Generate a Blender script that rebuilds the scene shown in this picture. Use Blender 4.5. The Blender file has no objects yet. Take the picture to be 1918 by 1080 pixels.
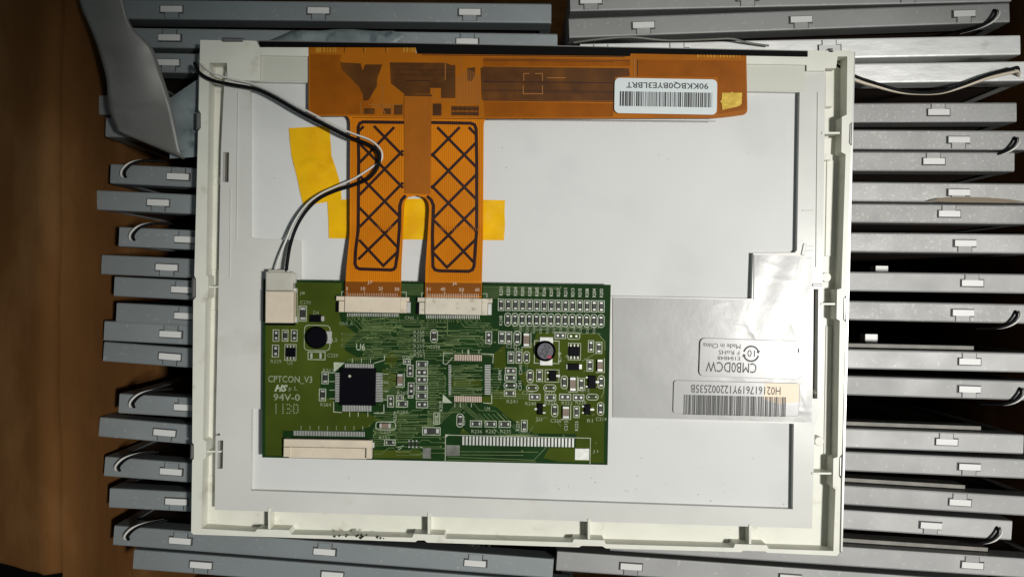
import bpy, math, random
from mathutils import Vector, Matrix
random.seed(7)
S = 0.0002          # metres per photo pixel on the panel plane
H = 0.29            # camera height above the rim of the panel

# ---------------------------------------------------------------- camera, world, lamps, exposure
scn = bpy.context.scene
cam_d = bpy.data.cameras.new('camera'); cam = bpy.data.objects.new('camera', cam_d)
scn.collection.objects.link(cam); scn.camera = cam
cam.location = (0, 0, H); cam.rotation_euler = (0, 0, 0)
cam_d.sensor_width = 36.0; cam_d.lens = 36.0 * H / (1918 * S)
cam_d.clip_start = 0.005; cam_d.clip_end = 20
cam_d.dof.use_dof = True; cam_d.dof.focus_distance = H; cam_d.dof.aperture_fstop = 10.0

w = bpy.data.worlds.new('World'); scn.world = w; w.use_nodes = True
w.node_tree.nodes['Background'].inputs[0].default_value = (0.80, 0.95, 1.0, 1)
w.node_tree.nodes['Background'].inputs[1].default_value = 0.09

def lamp(name, loc, target, size, power, col, cone, blend):
    d = bpy.data.lights.new(name, 'SPOT'); d.shadow_soft_size = size; d.energy = power; d.color = col
    d.spot_size = math.radians(cone); d.spot_blend = blend
    o = bpy.data.objects.new(name, d); scn.collection.objects.link(o); o.location = loc
    o.rotation_euler = (Vector(target) - Vector(loc)).to_track_quat('-Z', 'Y').to_euler()
    return o
lamp('desk_lamp', (0.51, -0.075, 1.0), (0.080, -0.100, 0), 0.055, 50.0, (1.0, 0.978, 0.935), 30.6, 0.72)

scn.view_settings.view_transform = 'Standard'; scn.view_settings.look = 'None'
scn.view_settings.exposure = 0.0; scn.view_settings.gamma = 1.0

# ---------------------------------------------------------------- helpers
def P(x, y, z=0.0):
    k = S * (H - z) / H
    return ((x - 959) * k, (540 - y) * k, z)

def area2(p):
    return sum(p[i][0] * p[(i+1) % len(p)][1] - p[(i+1) % len(p)][0] * p[i][1] for i in range(len(p)))

def inset(poly, d):
    n = len(poly); s = 1 if area2(poly) > 0 else -1; out = []
    for i in range(n):
        a, b, c = poly[i-1], poly[i], poly[(i+1) % n]
        e1 = (b[0]-a[0], b[1]-a[1]); e2 = (c[0]-b[0], c[1]-b[1])
        l1 = math.hypot(*e1) or 1e-9; l2 = math.hypot(*e2) or 1e-9
        n1 = (-e1[1]/l1*s, e1[0]/l1*s); n2 = (-e2[1]/l2*s, e2[0]/l2*s)
        m = (n1[0]+n2[0], n1[1]+n2[1]); q = 1 + n1[0]*n2[0] + n1[1]*n2[1]
        q = max(q, 0.35)
        out.append((b[0] + m[0]/q*d, b[1] + m[1]/q*d))
    return out

def rrect(x0, y0, x1, y1, r, n=4, rot=0.0, chop=None):
    pts = []
    for cx, cy, a0 in ((x1-r, y0+r, -90), (x1-r, y1-r, 0), (x0+r, y1-r, 90), (x0+r, y0+r, 180)):
        for k in range(n+1):
            a = math.radians(a0 + 90*k/n); pts.append((cx + r*math.cos(a), cy + r*math.sin(a)))
    return rotp(pts, rot, (x0+x1)/2, (y0+y1)/2)

def rotp(pts, deg, cx, cy):
    if not deg: return list(pts)
    c, s = math.cos(math.radians(deg)), math.sin(math.radians(deg))
    return [(cx + (x-cx)*c - (y-cy)*s, cy + (x-cx)*s + (y-cy)*c) for x, y in pts]

def circ(cx, cy, r, n=20, ry=None):
    ry = ry or r
    return [(cx + r*math.cos(2*math.pi*k/n), cy + ry*math.sin(2*math.pi*k/n)) for k in range(n)]

def rc(x0, y0, x1, y1, rot=0.0):
    return rotp([(x0, y0), (x1, y0), (x1, y1), (x0, y1)], rot, (x0+x1)/2, (y0+y1)/2)

_txt = {}
def text_mesh(s, shear=0.0, bold=0.0):
    k = (s, shear, bold)
    if k in _txt: return _txt[k]
    cu = bpy.data.curves.new('t', 'FONT'); cu.body = s; cu.shear = shear; cu.offset = bold
    cu.resolution_u = 2
    o = bpy.data.objects.new('t', cu); scn.collection.objects.link(o)
    bpy.context.view_layer.update()
    dg = bpy.context.evaluated_depsgraph_get()
    me = bpy.data.meshes.new_from_object(o.evaluated_get(dg))
    vs = [(v.co.x, v.co.y) for v in me.vertices]; fs = [tuple(p.vertices) for p in me.polygons]
    bpy.data.objects.remove(o); bpy.data.curves.remove(cu); bpy.data.meshes.remove(me)
    _txt[k] = (vs, fs); return _txt[k]

class MB:
    """collects geometry given in photo pixels plus a height, linked as ONE mesh object"""
    def __init__(s): s.v = []; s.f = []; s.m = []; s.sm = []; s.j = 0
    def add(s, vs, fs, mi=0, smooth=False):
        b = len(s.v); s.v += [tuple(v) for v in vs]
        for f in fs: s.f.append(tuple(b+i for i in f)); s.m.append(mi); s.sm.append(smooth)
        return s
    def flat(s, poly, z, mi=0):
        if area2(poly) > 0: poly = poly[::-1]      # y runs down, so make it face up
        return s.add([P(x, y, z if not callable(z) else z(x, y)) for x, y in poly], [range(len(poly))], mi)
    def prism(s, poly, zt, zb, mi=0, ch=0.0, bottom=False):
        if area2(poly) > 0: poly = poly[::-1]
        n = len(poly); base = [P(x, y, zt)[:2] for x, y in poly]
        ring = [(x, y, zb) for x, y in base]
        if ch > 0:
            ins = inset(base, ch)
            rings = [ring, [(x, y, zt-ch) for x, y in base], [(x, y, zt) for x, y in ins]]
        else:
            rings = [ring, [(x, y, zt) for x, y in base]]
        vs = [v for r in rings for v in r]; fs = []
        for k in range(len(rings)-1):
            for i in range(n):
                j = (i+1) % n; fs.append((k*n+i, k*n+j, (k+1)*n+j, (k+1)*n+i))
        fs.append(tuple((len(rings)-1)*n+i for i in range(n)))
        if bottom: fs.append(tuple(reversed(range(n))))
        return s.add(vs, fs, mi)
    def box(s, x0, y0, x1, y1, zt, zb, mi=0, ch=0.0, rot=0.0, bottom=False):
        return s.prism(rc(x0, y0, x1, y1, rot), zt, zb, mi, ch, bottom)
    def line(s, pts, wd, z, mi=0, closed=False):
        n = len(pts); L = []; R = []
        for i in range(n):
            a = pts[i-1] if (i > 0 or closed) else None
            c = pts[(i+1) % n] if (i < n-1 or closed) else None
            b = pts[i]; dirs = []
            if a: l = math.hypot(b[0]-a[0], b[1]-a[1]) or 1e-9; dirs.append(((b[0]-a[0])/l, (b[1]-a[1])/l))
            if c: l = math.hypot(c[0]-b[0], c[1]-b[1]) or 1e-9; dirs.append(((c[0]-b[0])/l, (c[1]-b[1])/l))
            nx = sum(-d[1] for d in dirs); ny = sum(d[0] for d in dirs)
            if len(dirs) == 2: q = max(1 + dirs[0][0]*dirs[1][0] + dirs[0][1]*dirs[1][1], 0.4)
            else: q = 1
            L.append((b[0] + nx/q*wd/2, b[1] + ny/q*wd/2)); R.append((b[0] - nx/q*wd/2, b[1] - ny/q*wd/2))
        s.j = (s.j+1) % 45; dj = s.j*2e-7
        zz = (lambda x, y: z(x, y)+dj) if callable(z) else (lambda x, y: z+dj)
        vs = [P(x, y, zz(x, y)) for x, y in L] + [P(x, y, zz(x, y)) for x, y in R]
        fs = [(i, i+1, n+i+1, n+i) for i in range(n-1)]
        if closed: fs.append((n-1, 0, n, 2*n-1))
        return s.add(vs, fs, mi)
    def tube(s, pts, r, mi=0, n=8, world=False, cap=True):
        q = [Vector(p) if world else Vector(P(*p)) for p in pts]; vs = []; fs = []
        up = Vector((0, 0, 1))
        for i, p in enumerate(q):
            t = (q[min(i+1, len(q)-1)] - q[max(i-1, 0)]).normalized()
            a = t.cross(up)
            if a.length < 1e-4: a = Vector((1, 0, 0))
            a.normalize(); b = a.cross(t)
            for k in range(n):
                an = 2*math.pi*k/n; vs.append(p + a*math.cos(an)*r + b*math.sin(an)*r)
        for i in range(len(q)-1):
            for k in range(n):
                j = (k+1) % n; fs.append((i*n+k, (i+1)*n+k, (i+1)*n+j, i*n+j))
        s.add(vs, fs, mi, True)
        if cap: s.add(vs[:n], [tuple(range(n))], mi); s.add(vs[-n:], [tuple(reversed(range(n)))], mi)
        return s
    def text(s, body, x0, y0, x1, y1, z, mi=0, rot=0.0, shear=0.0, bold=0.0):
        """letters fitted in the box x0..x1, y0..y1 (before turning it by rot about its centre)"""
        vs, fs = text_mesh(body, shear, bold)
        if not vs: return s
        ax, bx = min(v[0] for v in vs), max(v[0] for v in vs); ay, by = min(v[1] for v in vs), max(v[1] for v in vs)
        pts = [(x0 + (vx-ax)/(bx-ax)*(x1-x0), y1 - (vy-ay)/max(by-ay, 1e-6)*(y1-y0)) for vx, vy in vs]
        pts = rotp(pts, rot, (x0+x1)/2, (y0+y1)/2)
        return s.add([P(x, y, z) for x, y in pts], fs, mi)
    def build(s, name, mats, parent=None, origin=None, loc=None):
        me = bpy.data.meshes.new(name)
        if parent is not None and origin is None: origin = parent.get('_o', (0, 0, 0))
        origin = tuple(origin) if origin is not None else (0, 0, 0)
        me.from_pydata([(x-origin[0], y-origin[1], z-origin[2]) for x, y, z in s.v], [], s.f)
        for mt in (mats if isinstance(mats, (list, tuple)) else [mats]): me.materials.append(mt)
        me.polygons.foreach_set('material_index', s.m); me.polygons.foreach_set('use_smooth', s.sm)
        me.validate(); me.update()
        o = bpy.data.objects.new(name, me); scn.collection.objects.link(o)
        if parent is not None: o.parent = parent; o['_o'] = origin
        else: o.location = origin; o['_o'] = origin
        return o

def empty(name, loc, label=None, cat=None, group=None):
    o = bpy.data.objects.new(name, None); scn.collection.objects.link(o); o.location = loc; o['_o'] = tuple(loc)
    o.empty_display_size = 0.01
    if label: o['label'] = label
    if cat: o['category'] = cat
    if group: o['group'] = group
    return o

def copy_tree(o, parent=None):
    c = o.copy(); scn.collection.objects.link(c); c.parent = parent
    for ch in [x for x in scn.collection.objects if x.parent == o]:
        copy_tree(ch, c)
    return c

def catmull(pts, n=8):
    out = []; q = [pts[0]] + list(pts) + [pts[-1]]
    for i in range(1, len(q)-2):
        p0, p1, p2, p3 = q[i-1], q[i], q[i+1], q[i+2]
        for k in range(n):
            t = k/n
            out.append(tuple(0.5*((2*b) + (-a+c)*t + (2*a-5*b+4*c-d)*t*t + (-a+3*b-3*c+d)*t**3)
                             for a, b, c, d in zip(p0, p1, p2, p3)))
    out.append(tuple(pts[-1])); return out

# ---------------------------------------------------------------- materials
def mat(name, col, rough=0.5, metal=0.0, var=0.0, vscale=60, bump=0.0, bscale=400, coat=0.0, rvar=0.0,
        stretch=None, rand=0.0, spec=0.5, col2=None, c2=(0.5, 0.7), c2scale=40, trans=0.0, alpha=1.0, sss=0.0, detail=4):
    m = bpy.data.materials.new(name); m.use_nodes = True
    nt = m.node_tree; N = nt.nodes; L = nt.links; b = N['Principled BSDF']
    b.inputs['Base Color'].default_value = (*col, 1); b.inputs['Roughness'].default_value = rough
    b.inputs['Metallic'].default_value = metal; b.inputs['Specular IOR Level'].default_value = spec
    b.inputs['Coat Weight'].default_value = coat; b.inputs['Coat Roughness'].default_value = 0.15
    b.inputs['Alpha'].default_value = alpha
    if sss: b.inputs['Subsurface Weight'].default_value = sss; b.inputs['Subsurface Scale'].default_value = 0.002
    tc = N.new('ShaderNodeTexCoord'); mp = N.new('ShaderNodeMapping')
    L.new(tc.outputs['Object'], mp.inputs[0])
    if stretch: mp.inputs['Scale'].default_value = stretch
    if rand:
        oi = N.new('ShaderNodeObjectInfo'); mu = N.new('ShaderNodeMath'); mu.operation = 'MULTIPLY'; mu.inputs[1].default_value = 7.0
        L.new(oi.outputs['Random'], mu.inputs[0]); L.new(mu.outputs[0], mp.inputs['Location'])
    def noise(sc, det=4):
        n = N.new('ShaderNodeTexNoise'); n.inputs['Scale'].default_value = sc; n.inputs['Detail'].default_value = det
        L.new(mp.outputs[0], n.inputs['Vector']); return n.outputs[0]
    cout = None
    if var:
        mr = N.new('ShaderNodeMapRange'); L.new(noise(vscale, detail), mr.inputs[0])
        mr.inputs[1].default_value = 0.3; mr.inputs[2].default_value = 0.7
        mr.inputs[3].default_value = 1-var; mr.inputs[4].default_value = 1+var
        vm = N.new('ShaderNodeVectorMath'); vm.operation = 'SCALE'; vm.inputs[0].default_value = col
        L.new(mr.outputs[0], vm.inputs['Scale']); cout = vm.outputs[0]
        L.new(cout, b.inputs['Base Color'])
    if col2:
        mr = N.new('ShaderNodeMapRange'); L.new(noise(c2scale, 6), mr.inputs[0])
        mr.inputs[1].default_value = c2[0]; mr.inputs[2].default_value = c2[1]
        mx = N.new('ShaderNodeMix'); mx.data_type = 'RGBA'
        L.new(mr.outputs[0], mx.inputs[0])
        if cout: L.new(cout, mx.inputs[6])
        else: mx.inputs[6].default_value = (*col, 1)
        mx.inputs[7].default_value = (*col2, 1); L.new(mx.outputs[2], b.inputs['Base Color'])
    if rand:
        src = b.inputs['Base Color'].links[0].from_socket
        mr = N.new('ShaderNodeMapRange'); L.new(oi.outputs['Random'], mr.inputs[0]); mr.inputs[3].default_value = 1-rand; mr.inputs[4].default_value = 1+rand
        sc_ = N.new('ShaderNodeVectorMath'); sc_.operation = 'SCALE'; L.new(src, sc_.inputs[0]); L.new(mr.outputs[0], sc_.inputs['Scale']); L.new(sc_.outputs[0], b.inputs['Base Color'])
    if rvar:
        mr = N.new('ShaderNodeMapRange'); L.new(noise(vscale*1.7), mr.inputs[0])
        mr.inputs[1].default_value = 0.3; mr.inputs[2].default_value = 0.7
        mr.inputs[3].default_value = max(rough-rvar, 0.03); mr.inputs[4].default_value = rough+rvar
        L.new(mr.outputs[0], b.inputs['Roughness'])
    if bump:
        bp = N.new('ShaderNodeBump'); bp.inputs['Strength'].default_value = 1.0; bp.inputs['Distance'].default_value = bump
        L.new(noise(bscale, 3), bp.inputs['Height']); L.new(bp.outputs[0], b.inputs['Normal'])
    return m

M = {}
M['ivory'] = mat('ivory_plastic', (0.70, 0.70, 0.615), 0.42, var=0.05, vscale=90, bump=0.00003, bscale=300, col2=(0.50, 0.47, 0.37), c2=(0.62, 0.78), c2scale=150)
M['plate'] = mat('silver_back_plate', (0.60, 0.60, 0.565), 0.34, metal=0.0, var=0.05, vscale=40, bump=0.00003, bscale=90, rvar=0.05, spec=0.4, col2=(0.50, 0.49, 0.44), c2=(0.62, 0.8), c2scale=45)
M['foil'] = mat('silver_foil', (0.39, 0.39, 0.375), 0.27, metal=0.0, var=0.05, vscale=50, bump=0.000035, bscale=260, rvar=0.03, spec=0.33)
M['sheet'] = mat('white_reflector_sheet', (0.62, 0.63, 0.615), 0.5, var=0.035, vscale=14, bump=0.00003, bscale=35, spec=0.3, rvar=0.06, col2=(0.55, 0.56, 0.55), c2=(0.55, 0.75), c2scale=25)
M['film'] = mat('pale_film', (0.56, 0.57, 0.49), 0.4, var=0.03, vscale=40)
M['dark'] = mat('dark_slot', (0.10, 0.095, 0.075), 0.7)
M['black'] = mat('black_tape', (0.004, 0.004, 0.004), 0.6, spec=0.05)
M['edge'] = mat('steel_edge', (0.35, 0.35, 0.34), 0.35, metal=0.8)
M['flex'] = mat('amber_polyimide', (0.60, 0.185, 0.002), 0.25, var=0.12, vscale=50, bump=0.00003, bscale=90, coat=0.1, spec=0.35)
M['flexdark'] = mat('amber_over_copper_plane', (0.20, 0.060, 0.004), 0.30, var=0.12, vscale=80, spec=0.3)
M['flexmid'] = mat('amber_over_traces', (0.27, 0.075, 0.003), 0.30, var=0.15, vscale=110, spec=0.2)
M['flexbrown'] = mat('brown_copper_area', (0.085, 0.030, 0.005), 0.35, var=0.25, vscale=150, spec=0.3, col2=(0.16, 0.055, 0.005), c2=(0.5, 0.8), c2scale=90)
M['flexline'] = mat('maroon_copper_hatch', (0.022, 0.007, 0.006), 0.45, var=0.3, vscale=500, spec=0.25)
M['flexlight'] = mat('bright_amber_contacts', (0.62, 0.30, 0.03), 0.3, metal=0.3)
M['gold'] = mat('gold_foil_patch', (0.66, 0.45, 0.07), 0.28, metal=0.4, bump=0.0002, bscale=200)
M['tape'] = mat('yellow_polyimide_tape', (0.80, 0.45, 0.002), 0.26, var=0.10, vscale=120, bump=0.0003, bscale=140, spec=0.5, rvar=0.08, col2=(0.72, 0.33, 0.002), c2=(0.5, 0.8), c2scale=70)
M['label'] = mat('white_paper_label', (0.62, 0.68, 0.68), 0.45, var=0.02)
M['ink'] = mat('black_print', (0.02, 0.02, 0.02), 0.5)
M['slabel'] = mat('silver_label', (0.43, 0.43, 0.42), 0.24, metal=0.0, var=0.03, bump=0.00003, bscale=90, spec=0.3)
M['slabeledge'] = mat('label_edge', (0.33, 0.33, 0.31), 0.5)
M['ink2'] = mat('grey_print', (0.10, 0.10, 0.10), 0.5, spec=0.05)
M['tan'] = mat('tan_label_patch', (0.70, 0.54, 0.36), 0.4)
M['board'] = mat('dark_green_soldermask', (0.010, 0.034, 0.008), 0.5, var=0.25, vscale=90, spec=0.04)
M['pour'] = mat('olive_green_copper_pour', (0.050, 0.071, 0.010), 0.6, var=0.20, vscale=60, spec=0.0)
M['boardedge'] = mat('board_edge', (0.03, 0.045, 0.012), 0.6)
M['trace'] = mat('green_trace', (0.095, 0.14, 0.045), 0.45, var=0.25, vscale=300, spec=0.3)
M['silk'] = mat('white_silkscreen', (0.36, 0.40, 0.30), 0.5, var=0.2, vscale=600)
M['silk2'] = mat('faint_silkscreen', (0.23, 0.27, 0.17), 0.5, var=0.25, vscale=600)
M['solder'] = mat('solder', (0.60, 0.60, 0.57), 0.38, metal=0.5, var=0.12, vscale=500)
M['pink'] = mat('tinned_pads', (0.72, 0.56, 0.47), 0.35, metal=0.4)
M['chip'] = mat('black_chip', (0.003, 0.003, 0.005), 0.45, bump=0.00002, bscale=1500, spec=0.05)
M['resb'] = mat('resistor_body', (0.018, 0.019, 0.017), 0.5, var=0.4, vscale=800)
M['capb'] = mat('brown_ceramic', (0.17, 0.125, 0.09), 0.45, var=0.15, vscale=400)
M['ferr'] = mat('grey_violet_ferrite', (0.10, 0.095, 0.115), 0.35, var=0.15, vscale=300)
M['red'] = mat('red_dot', (0.35, 0.02, 0.05), 0.5)
M['cream'] = mat('cream_connector', (0.62, 0.54, 0.42), 0.5, var=0.06, vscale=200, bump=0.00003, bscale=500, col2=(0.40, 0.34, 0.26), c2=(0.64, 0.8), c2scale=300)
M['cream2'] = mat('dusty_connector', (0.58, 0.53, 0.43), 0.5, var=0.08, vscale=200, col2=(0.25, 0.21, 0.16), c2=(0.6, 0.75), c2scale=350)
M['milky'] = mat('milky_plug', (0.50, 0.48, 0.42), 0.35, var=0.06, vscale=200, coat=0.4)
M['wireb'] = mat('black_wire', (0.003, 0.003, 0.004), 0.6, spec=0.12)
M['wirew'] = mat('white_wire', (0.62, 0.61, 0.57), 0.4)
M['bezel'] = mat('grey_steel_bezel', (0.255, 0.285, 0.290), 0.58, metal=0.45, var=0.06, vscale=45, bump=0.00001, bscale=900, rvar=0.02, rand=0.10, col2=(0.35, 0.37, 0.37), c2=(0.62, 0.72), c2scale=600)
M['bezel2'] = mat('blotchy_steel_bezel', (0.25, 0.25, 0.245), 0.56, metal=0.45, var=0.07, vscale=60, bump=0.000015, bscale=900, rvar=0.03, rand=0.12, col2=(0.36, 0.36, 0.33), c2=(0.57, 0.72), c2scale=900)
M['shiny'] = mat('bare_aluminium', (0.80, 0.80, 0.78), 0.34, metal=0.25, var=0.12, vscale=120, bump=0.00010, bscale=350, col2=(0.30, 0.29, 0.26), c2=(0.6, 0.72), c2scale=90, stretch=(0.4, 1, 1))
M['bezel_lit'] = mat('lit_side_steel_bezel', (0.285, 0.285, 0.28), 0.57, metal=0.42, var=0.08, vscale=45, bump=0.00001, bscale=900, rvar=0.03, rand=0.14, col2=(0.36, 0.36, 0.35), c2=(0.62, 0.72), c2scale=600)  # neutral copy of the steel; the right column's brighter light is in its colour
M['glass'] = mat('dark_module_face', (0.055, 0.036, 0.026), 0.5, var=0.3, vscale=20)
M['hook'] = mat('white_hook', (0.62, 0.62, 0.60), 0.4)
M['gap'] = mat('hook_gap', (0.035, 0.035, 0.035), 0.6)
M['card'] = mat('brown_cardboard', (0.145, 0.064, 0.020), 0.9, var=0.20, vscale=30, stretch=(1, 0.5, 1), bump=0.0003, bscale=150, col2=(0.24, 0.128, 0.052), c2=(0.50, 0.80), c2scale=30, spec=0.05)
M['ffc'] = mat('grey_flat_cable', (0.15, 0.15, 0.14), 0.42, var=0.10, vscale=60, bump=0.0001, bscale=60, spec=0.5, col2=(0.10, 0.10, 0.09), c2=(0.55, 0.8), c2scale=60)
M['ffc2'] = mat('blue_grey_cable_back', (0.16, 0.195, 0.20), 0.5, var=0.25, vscale=90, col2=(0.07, 0.09, 0.10), c2=(0.55, 0.7), c2scale=160)
M['crumb'] = mat('dark_crumb', (0.02, 0.024, 0.012), 0.8)

# ---------------------------------------------------------------- cardboard box and flap
def grid(mb, rows, mi=0, smooth=True):
    n = len(rows[0]); vs = [v for r in rows for v in r]; fs = []
    for i in range(len(rows)-1):
        for j in range(n-1): fs.append((i*n+j, i*n+j+1, (i+1)*n+j+1, (i+1)*n+j))
    return mb.add(vs, fs, mi, smooth)

BZ = -0.19
bx0, bx1 = P(158, 0, 0)[0], 0.214
by0, by1 = -0.145, 0.150
box = empty('cardboard_box', (0, 0, BZ), 'open brown cardboard box holding the grey panels, its flap at the left', 'box')
mb = MB(); T = 0.004
mb.add([(bx0, by0, BZ), (bx1, by0, BZ), (bx1, by1, BZ), (bx0, by1, BZ), (bx0, by0, BZ-T), (bx1, by0, BZ-T), (bx1, by1, BZ-T), (bx0, by1, BZ-T)],
       [(0, 1, 2, 3), (7, 6, 5, 4), (0, 4, 5, 1), (1, 5, 6, 2), (2, 6, 7, 3), (3, 7, 4, 0)])
mb.build('bottom', M['card'], box)
def wall(x0, y0, x1, y1, z0, z1):
    m = MB()
    m.add([(x0, y0, z0), (x1, y0, z0), (x1, y1, z0), (x0, y1, z0), (x0, y0, z1), (x1, y0, z1), (x1, y1, z1), (x0, y1, z1)],
          [(3, 2, 1, 0), (4, 5, 6, 7), (0, 1, 5, 4), (1, 2, 6, 5), (2, 3, 7, 6), (3, 0, 4, 7)])
    m.build('side_wall', M['card'], box)
wall(bx1, by0-T, bx1+T, by1+T, BZ, -0.004)
wall(bx0, by1, bx1, by1+T, BZ, -0.004)
wall(bx0, by0-T, bx1, by0, BZ, -0.004)
# left wall with crease and the flap folded outward
prof = [(bx0, BZ), (bx0, -0.02), (bx0-0.0008, 0.0), (bx0-0.0022, 0.004), (bx0-0.0042, 0.0072), (bx0-0.0068, 0.0092), (bx0-0.0095, 0.0098), (bx0-0.0125, 0.0090),
        (bx0-0.0165, 0.0072), (bx0-0.024, 0.0040), (bx0-0.036, 0.0), (bx0-0.055, -0.006), (bx0-0.075, -0.014)]
ny = 90; yb, yt = by0-T, by1+0.02
def wallpt(q, y):
    px_, pz_ = q; t = (y-yb)/(yt-yb)
    wob = 0 if pz_ < -0.015 and px_ > bx0-0.03 else 0.0010*math.sin(t*9+1) + 0.0006*math.sin(t*23+2) + 0.0004*math.sin(t*51)
    return (px_ + wob, y, pz_ + wob*0.8)
mb = MB(); grid(mb, [[wallpt(q, yb + (yt-yb)*k/ny) for k in range(ny+1)] for q in prof[:5]]); mb.build('side_wall', M['card'], box)
# the flap ends short of the bottom of the picture; its first row overlaps the wall's last from outside
mb = MB(); fl = []
for q in prof[4:]:
    y0_ = P(0, 1074, 0.008)[1] + (bx0-q[0])*0.07 + 0.0003*math.sin(q[0]*900)
    fl.append([wallpt(q, y0_ + (yt-y0_)*k/240) for k in range(241)])
grid(mb, fl)
o = mb.build('flap', M['card'], box)
sm = o.modifiers.new('thickness', 'SOLIDIFY'); sm.thickness = 0.003; sm.offset = -1

# dark table top under everything
mb = MB(); g = 1.2
mb.add([(-g, -g, BZ-T-0.002), (g, -g, BZ-T-0.002), (g, g, BZ-T-0.002), (-g, g, BZ-T-0.002)], [(0, 1, 2, 3)])
M['floor'] = mat('dark_floor', (0.004, 0.004, 0.004), 0.9, spec=0.0, var=0.2, vscale=6)
o = mb.build('ground', M['floor']); o['kind'] = 'structure'

# ---------------------------------------------------------------- the panels stored on edge in the box
MZ = -0.0098
KM = S * (H - MZ) / H
LM = 826 * KM; TM = 37.0 * KM; DEP = 0.165
def bxw(m, x0, y0, z0, x1, y1, z1, mi=0):
    m.add([(x0, y0, z0), (x1, y0, z0), (x1, y1, z0), (x0, y1, z0), (x0, y0, z1), (x1, y0, z1), (x1, y1, z1), (x0, y1, z1)],
          [(3, 2, 1, 0), (4, 5, 6, 7), (0, 1, 5, 4), (1, 2, 6, 5), (2, 3, 7, 6), (3, 0, 4, 7)], mi)
def make_module(wire, bz='bezel', name='display_module'):
    t = empty(name, (0, 0, 0)); t['_o'] = (0, 0, 0)
    h = TM/2
    m = MB(); bxw(m, 0.0006, -h+0.0007, -DEP, LM-0.0006, h-0.0007, -0.0012); m.build('screen_body', M['glass'], t)
    m = MB(); c = 0.0005; d = 0.0085
    pr = [(-h, -d), (-h, -c*1.3), (-h+c*0.35, -c*0.35), (-h+c*1.3, 0), (h-c*1.3, 0), (h-c*0.35, -c*0.35), (h, -c*1.3), (h, -d)]
    r0 = [(0, y, z) for y, z in pr]; r1 = [(LM, y, z) for y, z in pr]
    vs = r0 + r1; n = len(pr); m.add(vs, [(i, i+n, i+n+1, i+1) for i in range(n-1)] + [tuple(range(n)), tuple(reversed(range(n, 2*n)))])
    # side returns of the bezel down both ends
    for x0, x1 in ((-0.0002, 0.004), (LM-0.004, LM+0.0002)):
        bxw(m, x0, -h+0.0002, -DEP, x1, h-0.0002, -0.0016)
    m.build('bezel', M[bz], t)
    hw, hh = 20*KM, 5.6*KM
    for hx in (125, 397, 680):
        x = 0.0; e = 0.00006
        k = MB()
        bxw(k, x-hw, -hh, 0.0, x+hw, hh, 0.0007, 0)
        bxw(k, x-hw*0.62, hh, 0.0, x+hw*0.62, h-0.0006, 0.00022, 1)
        hk = k.build('hook', [M['hook'], M[bz]], t); hk.location.x = hx*KM
        k = MB(); q = 2.0*KM
        bxw(k, x-hw-q, -hh-q, 0, x+hw+q*1.6, hh+q, e)
        bxw(k, x-hw*0.62-q*0.8, hh, 0, x-hw*0.62, h-0.0005, e*1.4)
        bxw(k, x+hw*0.62, hh, 0, x+hw*0.62+q*0.8, h-0.0005, e*1.4)
        k.build('slot', M['gap'], hk)
    if wire:
        for nm, mt, dx, dz in (('black_lead', 'wireb', 0.0005, 0.0004), ('white_lead', 'wirew', -0.0009, 0.0)):
            x = 27*KM + dx
            pts = [(x, -0.0012, -0.001), (x-0.0001, -0.0006, 0.0008), (x+0.0006, 0.0014, 0.0018), (x+0.0030, 0.0040, 0.0016),
                   (x+0.0070, 0.0056, 0.0), (x+0.0125, 0.0062, -0.004)]
            k = MB(); k.tube(catmull(pts, 6), 0.00055 if dz else 0.00042, n=7, world=True); k.build(nm, M[mt], t)
    return t

protoA = make_module(True); protoB = make_module(False); protoC = make_module(False, 'bezel2'); protoD = make_module(False, 'shiny')
protoE = make_module(True, 'bezel2'); protoF = make_module(False, 'bezel_lit'); protoG = make_module(True, 'bezel_lit')
used = set()
LIP = mat('dull_grey_lip', (0.20, 0.19, 0.165), 0.6, var=0.2, vscale=150)
ORD = ['first', 'second', 'third', 'fourth', 'fifth', 'sixth', 'seventh', 'eighth', 'ninth', 'tenth', 'eleventh', 'twelfth', 'thirteenth',
       'fourteenth', 'fifteenth', 'sixteenth', 'seventeenth', 'eighteenth', 'nineteenth', 'twentieth', 'twenty-first']
def place_module(proto, px, yc, slope, side, flip, label, group, dz=0.0, tabs=()):
    """px = left end ('L') or right end ('R') in the photo, yc = the edge's centre line there"""
    z = MZ + dz; a = -math.atan(slope)
    ex, ey, _ = P(px, yc, z); ux, uy = math.cos(a), math.sin(a)
    if (side == 'L') == (not flip): ox, oy = ex, ey
    else: ox, oy = ex + ux*LM*(1 if side == 'L' else -1), ey + uy*LM*(1 if side == 'L' else -1)
    # when not flipped the local origin is the left end, when flipped it is the right end
    if not flip and side == 'R': ox, oy = ex - ux*LM, ey - uy*LM
    if flip and side == 'L': ox, oy = ex + ux*LM, ey + uy*LM
    if flip and side == 'R': ox, oy = ex, ey
    if not flip and side == 'L': ox, oy = ex, ey
    o = proto if proto.name not in used else copy_tree(proto)
    used.add(proto.name)
    o.location = (ox, oy, z); o.rotation_euler = (0, 0, a + (math.pi if flip else 0))
    o['label'] = label; o['category'] = 'display panel'; o['group'] = group
    if tabs:
        tabs = list(tabs); xs = []
        for k in range(3):
            if k < len(tabs): tx = tabs[k]
            else: tx = tabs[-1] + 285*(k-len(tabs)+1)*(1 if side == 'L' else -1)
            X = P(tx, 540, z)[0]; d = (X-ox)/math.cos(a)
            if flip: d = -d
            xs.append(min(max(d, 0.008), LM-0.008))
        hs = [c for c in scn.collection.objects if c.parent == o and c.name.startswith('hook')]
        for c, d in zip(hs, xs): c.location.x = d
    return o

GL = 'grey panels stored on edge left'; GR = 'grey panels stored on edge right'
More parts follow.
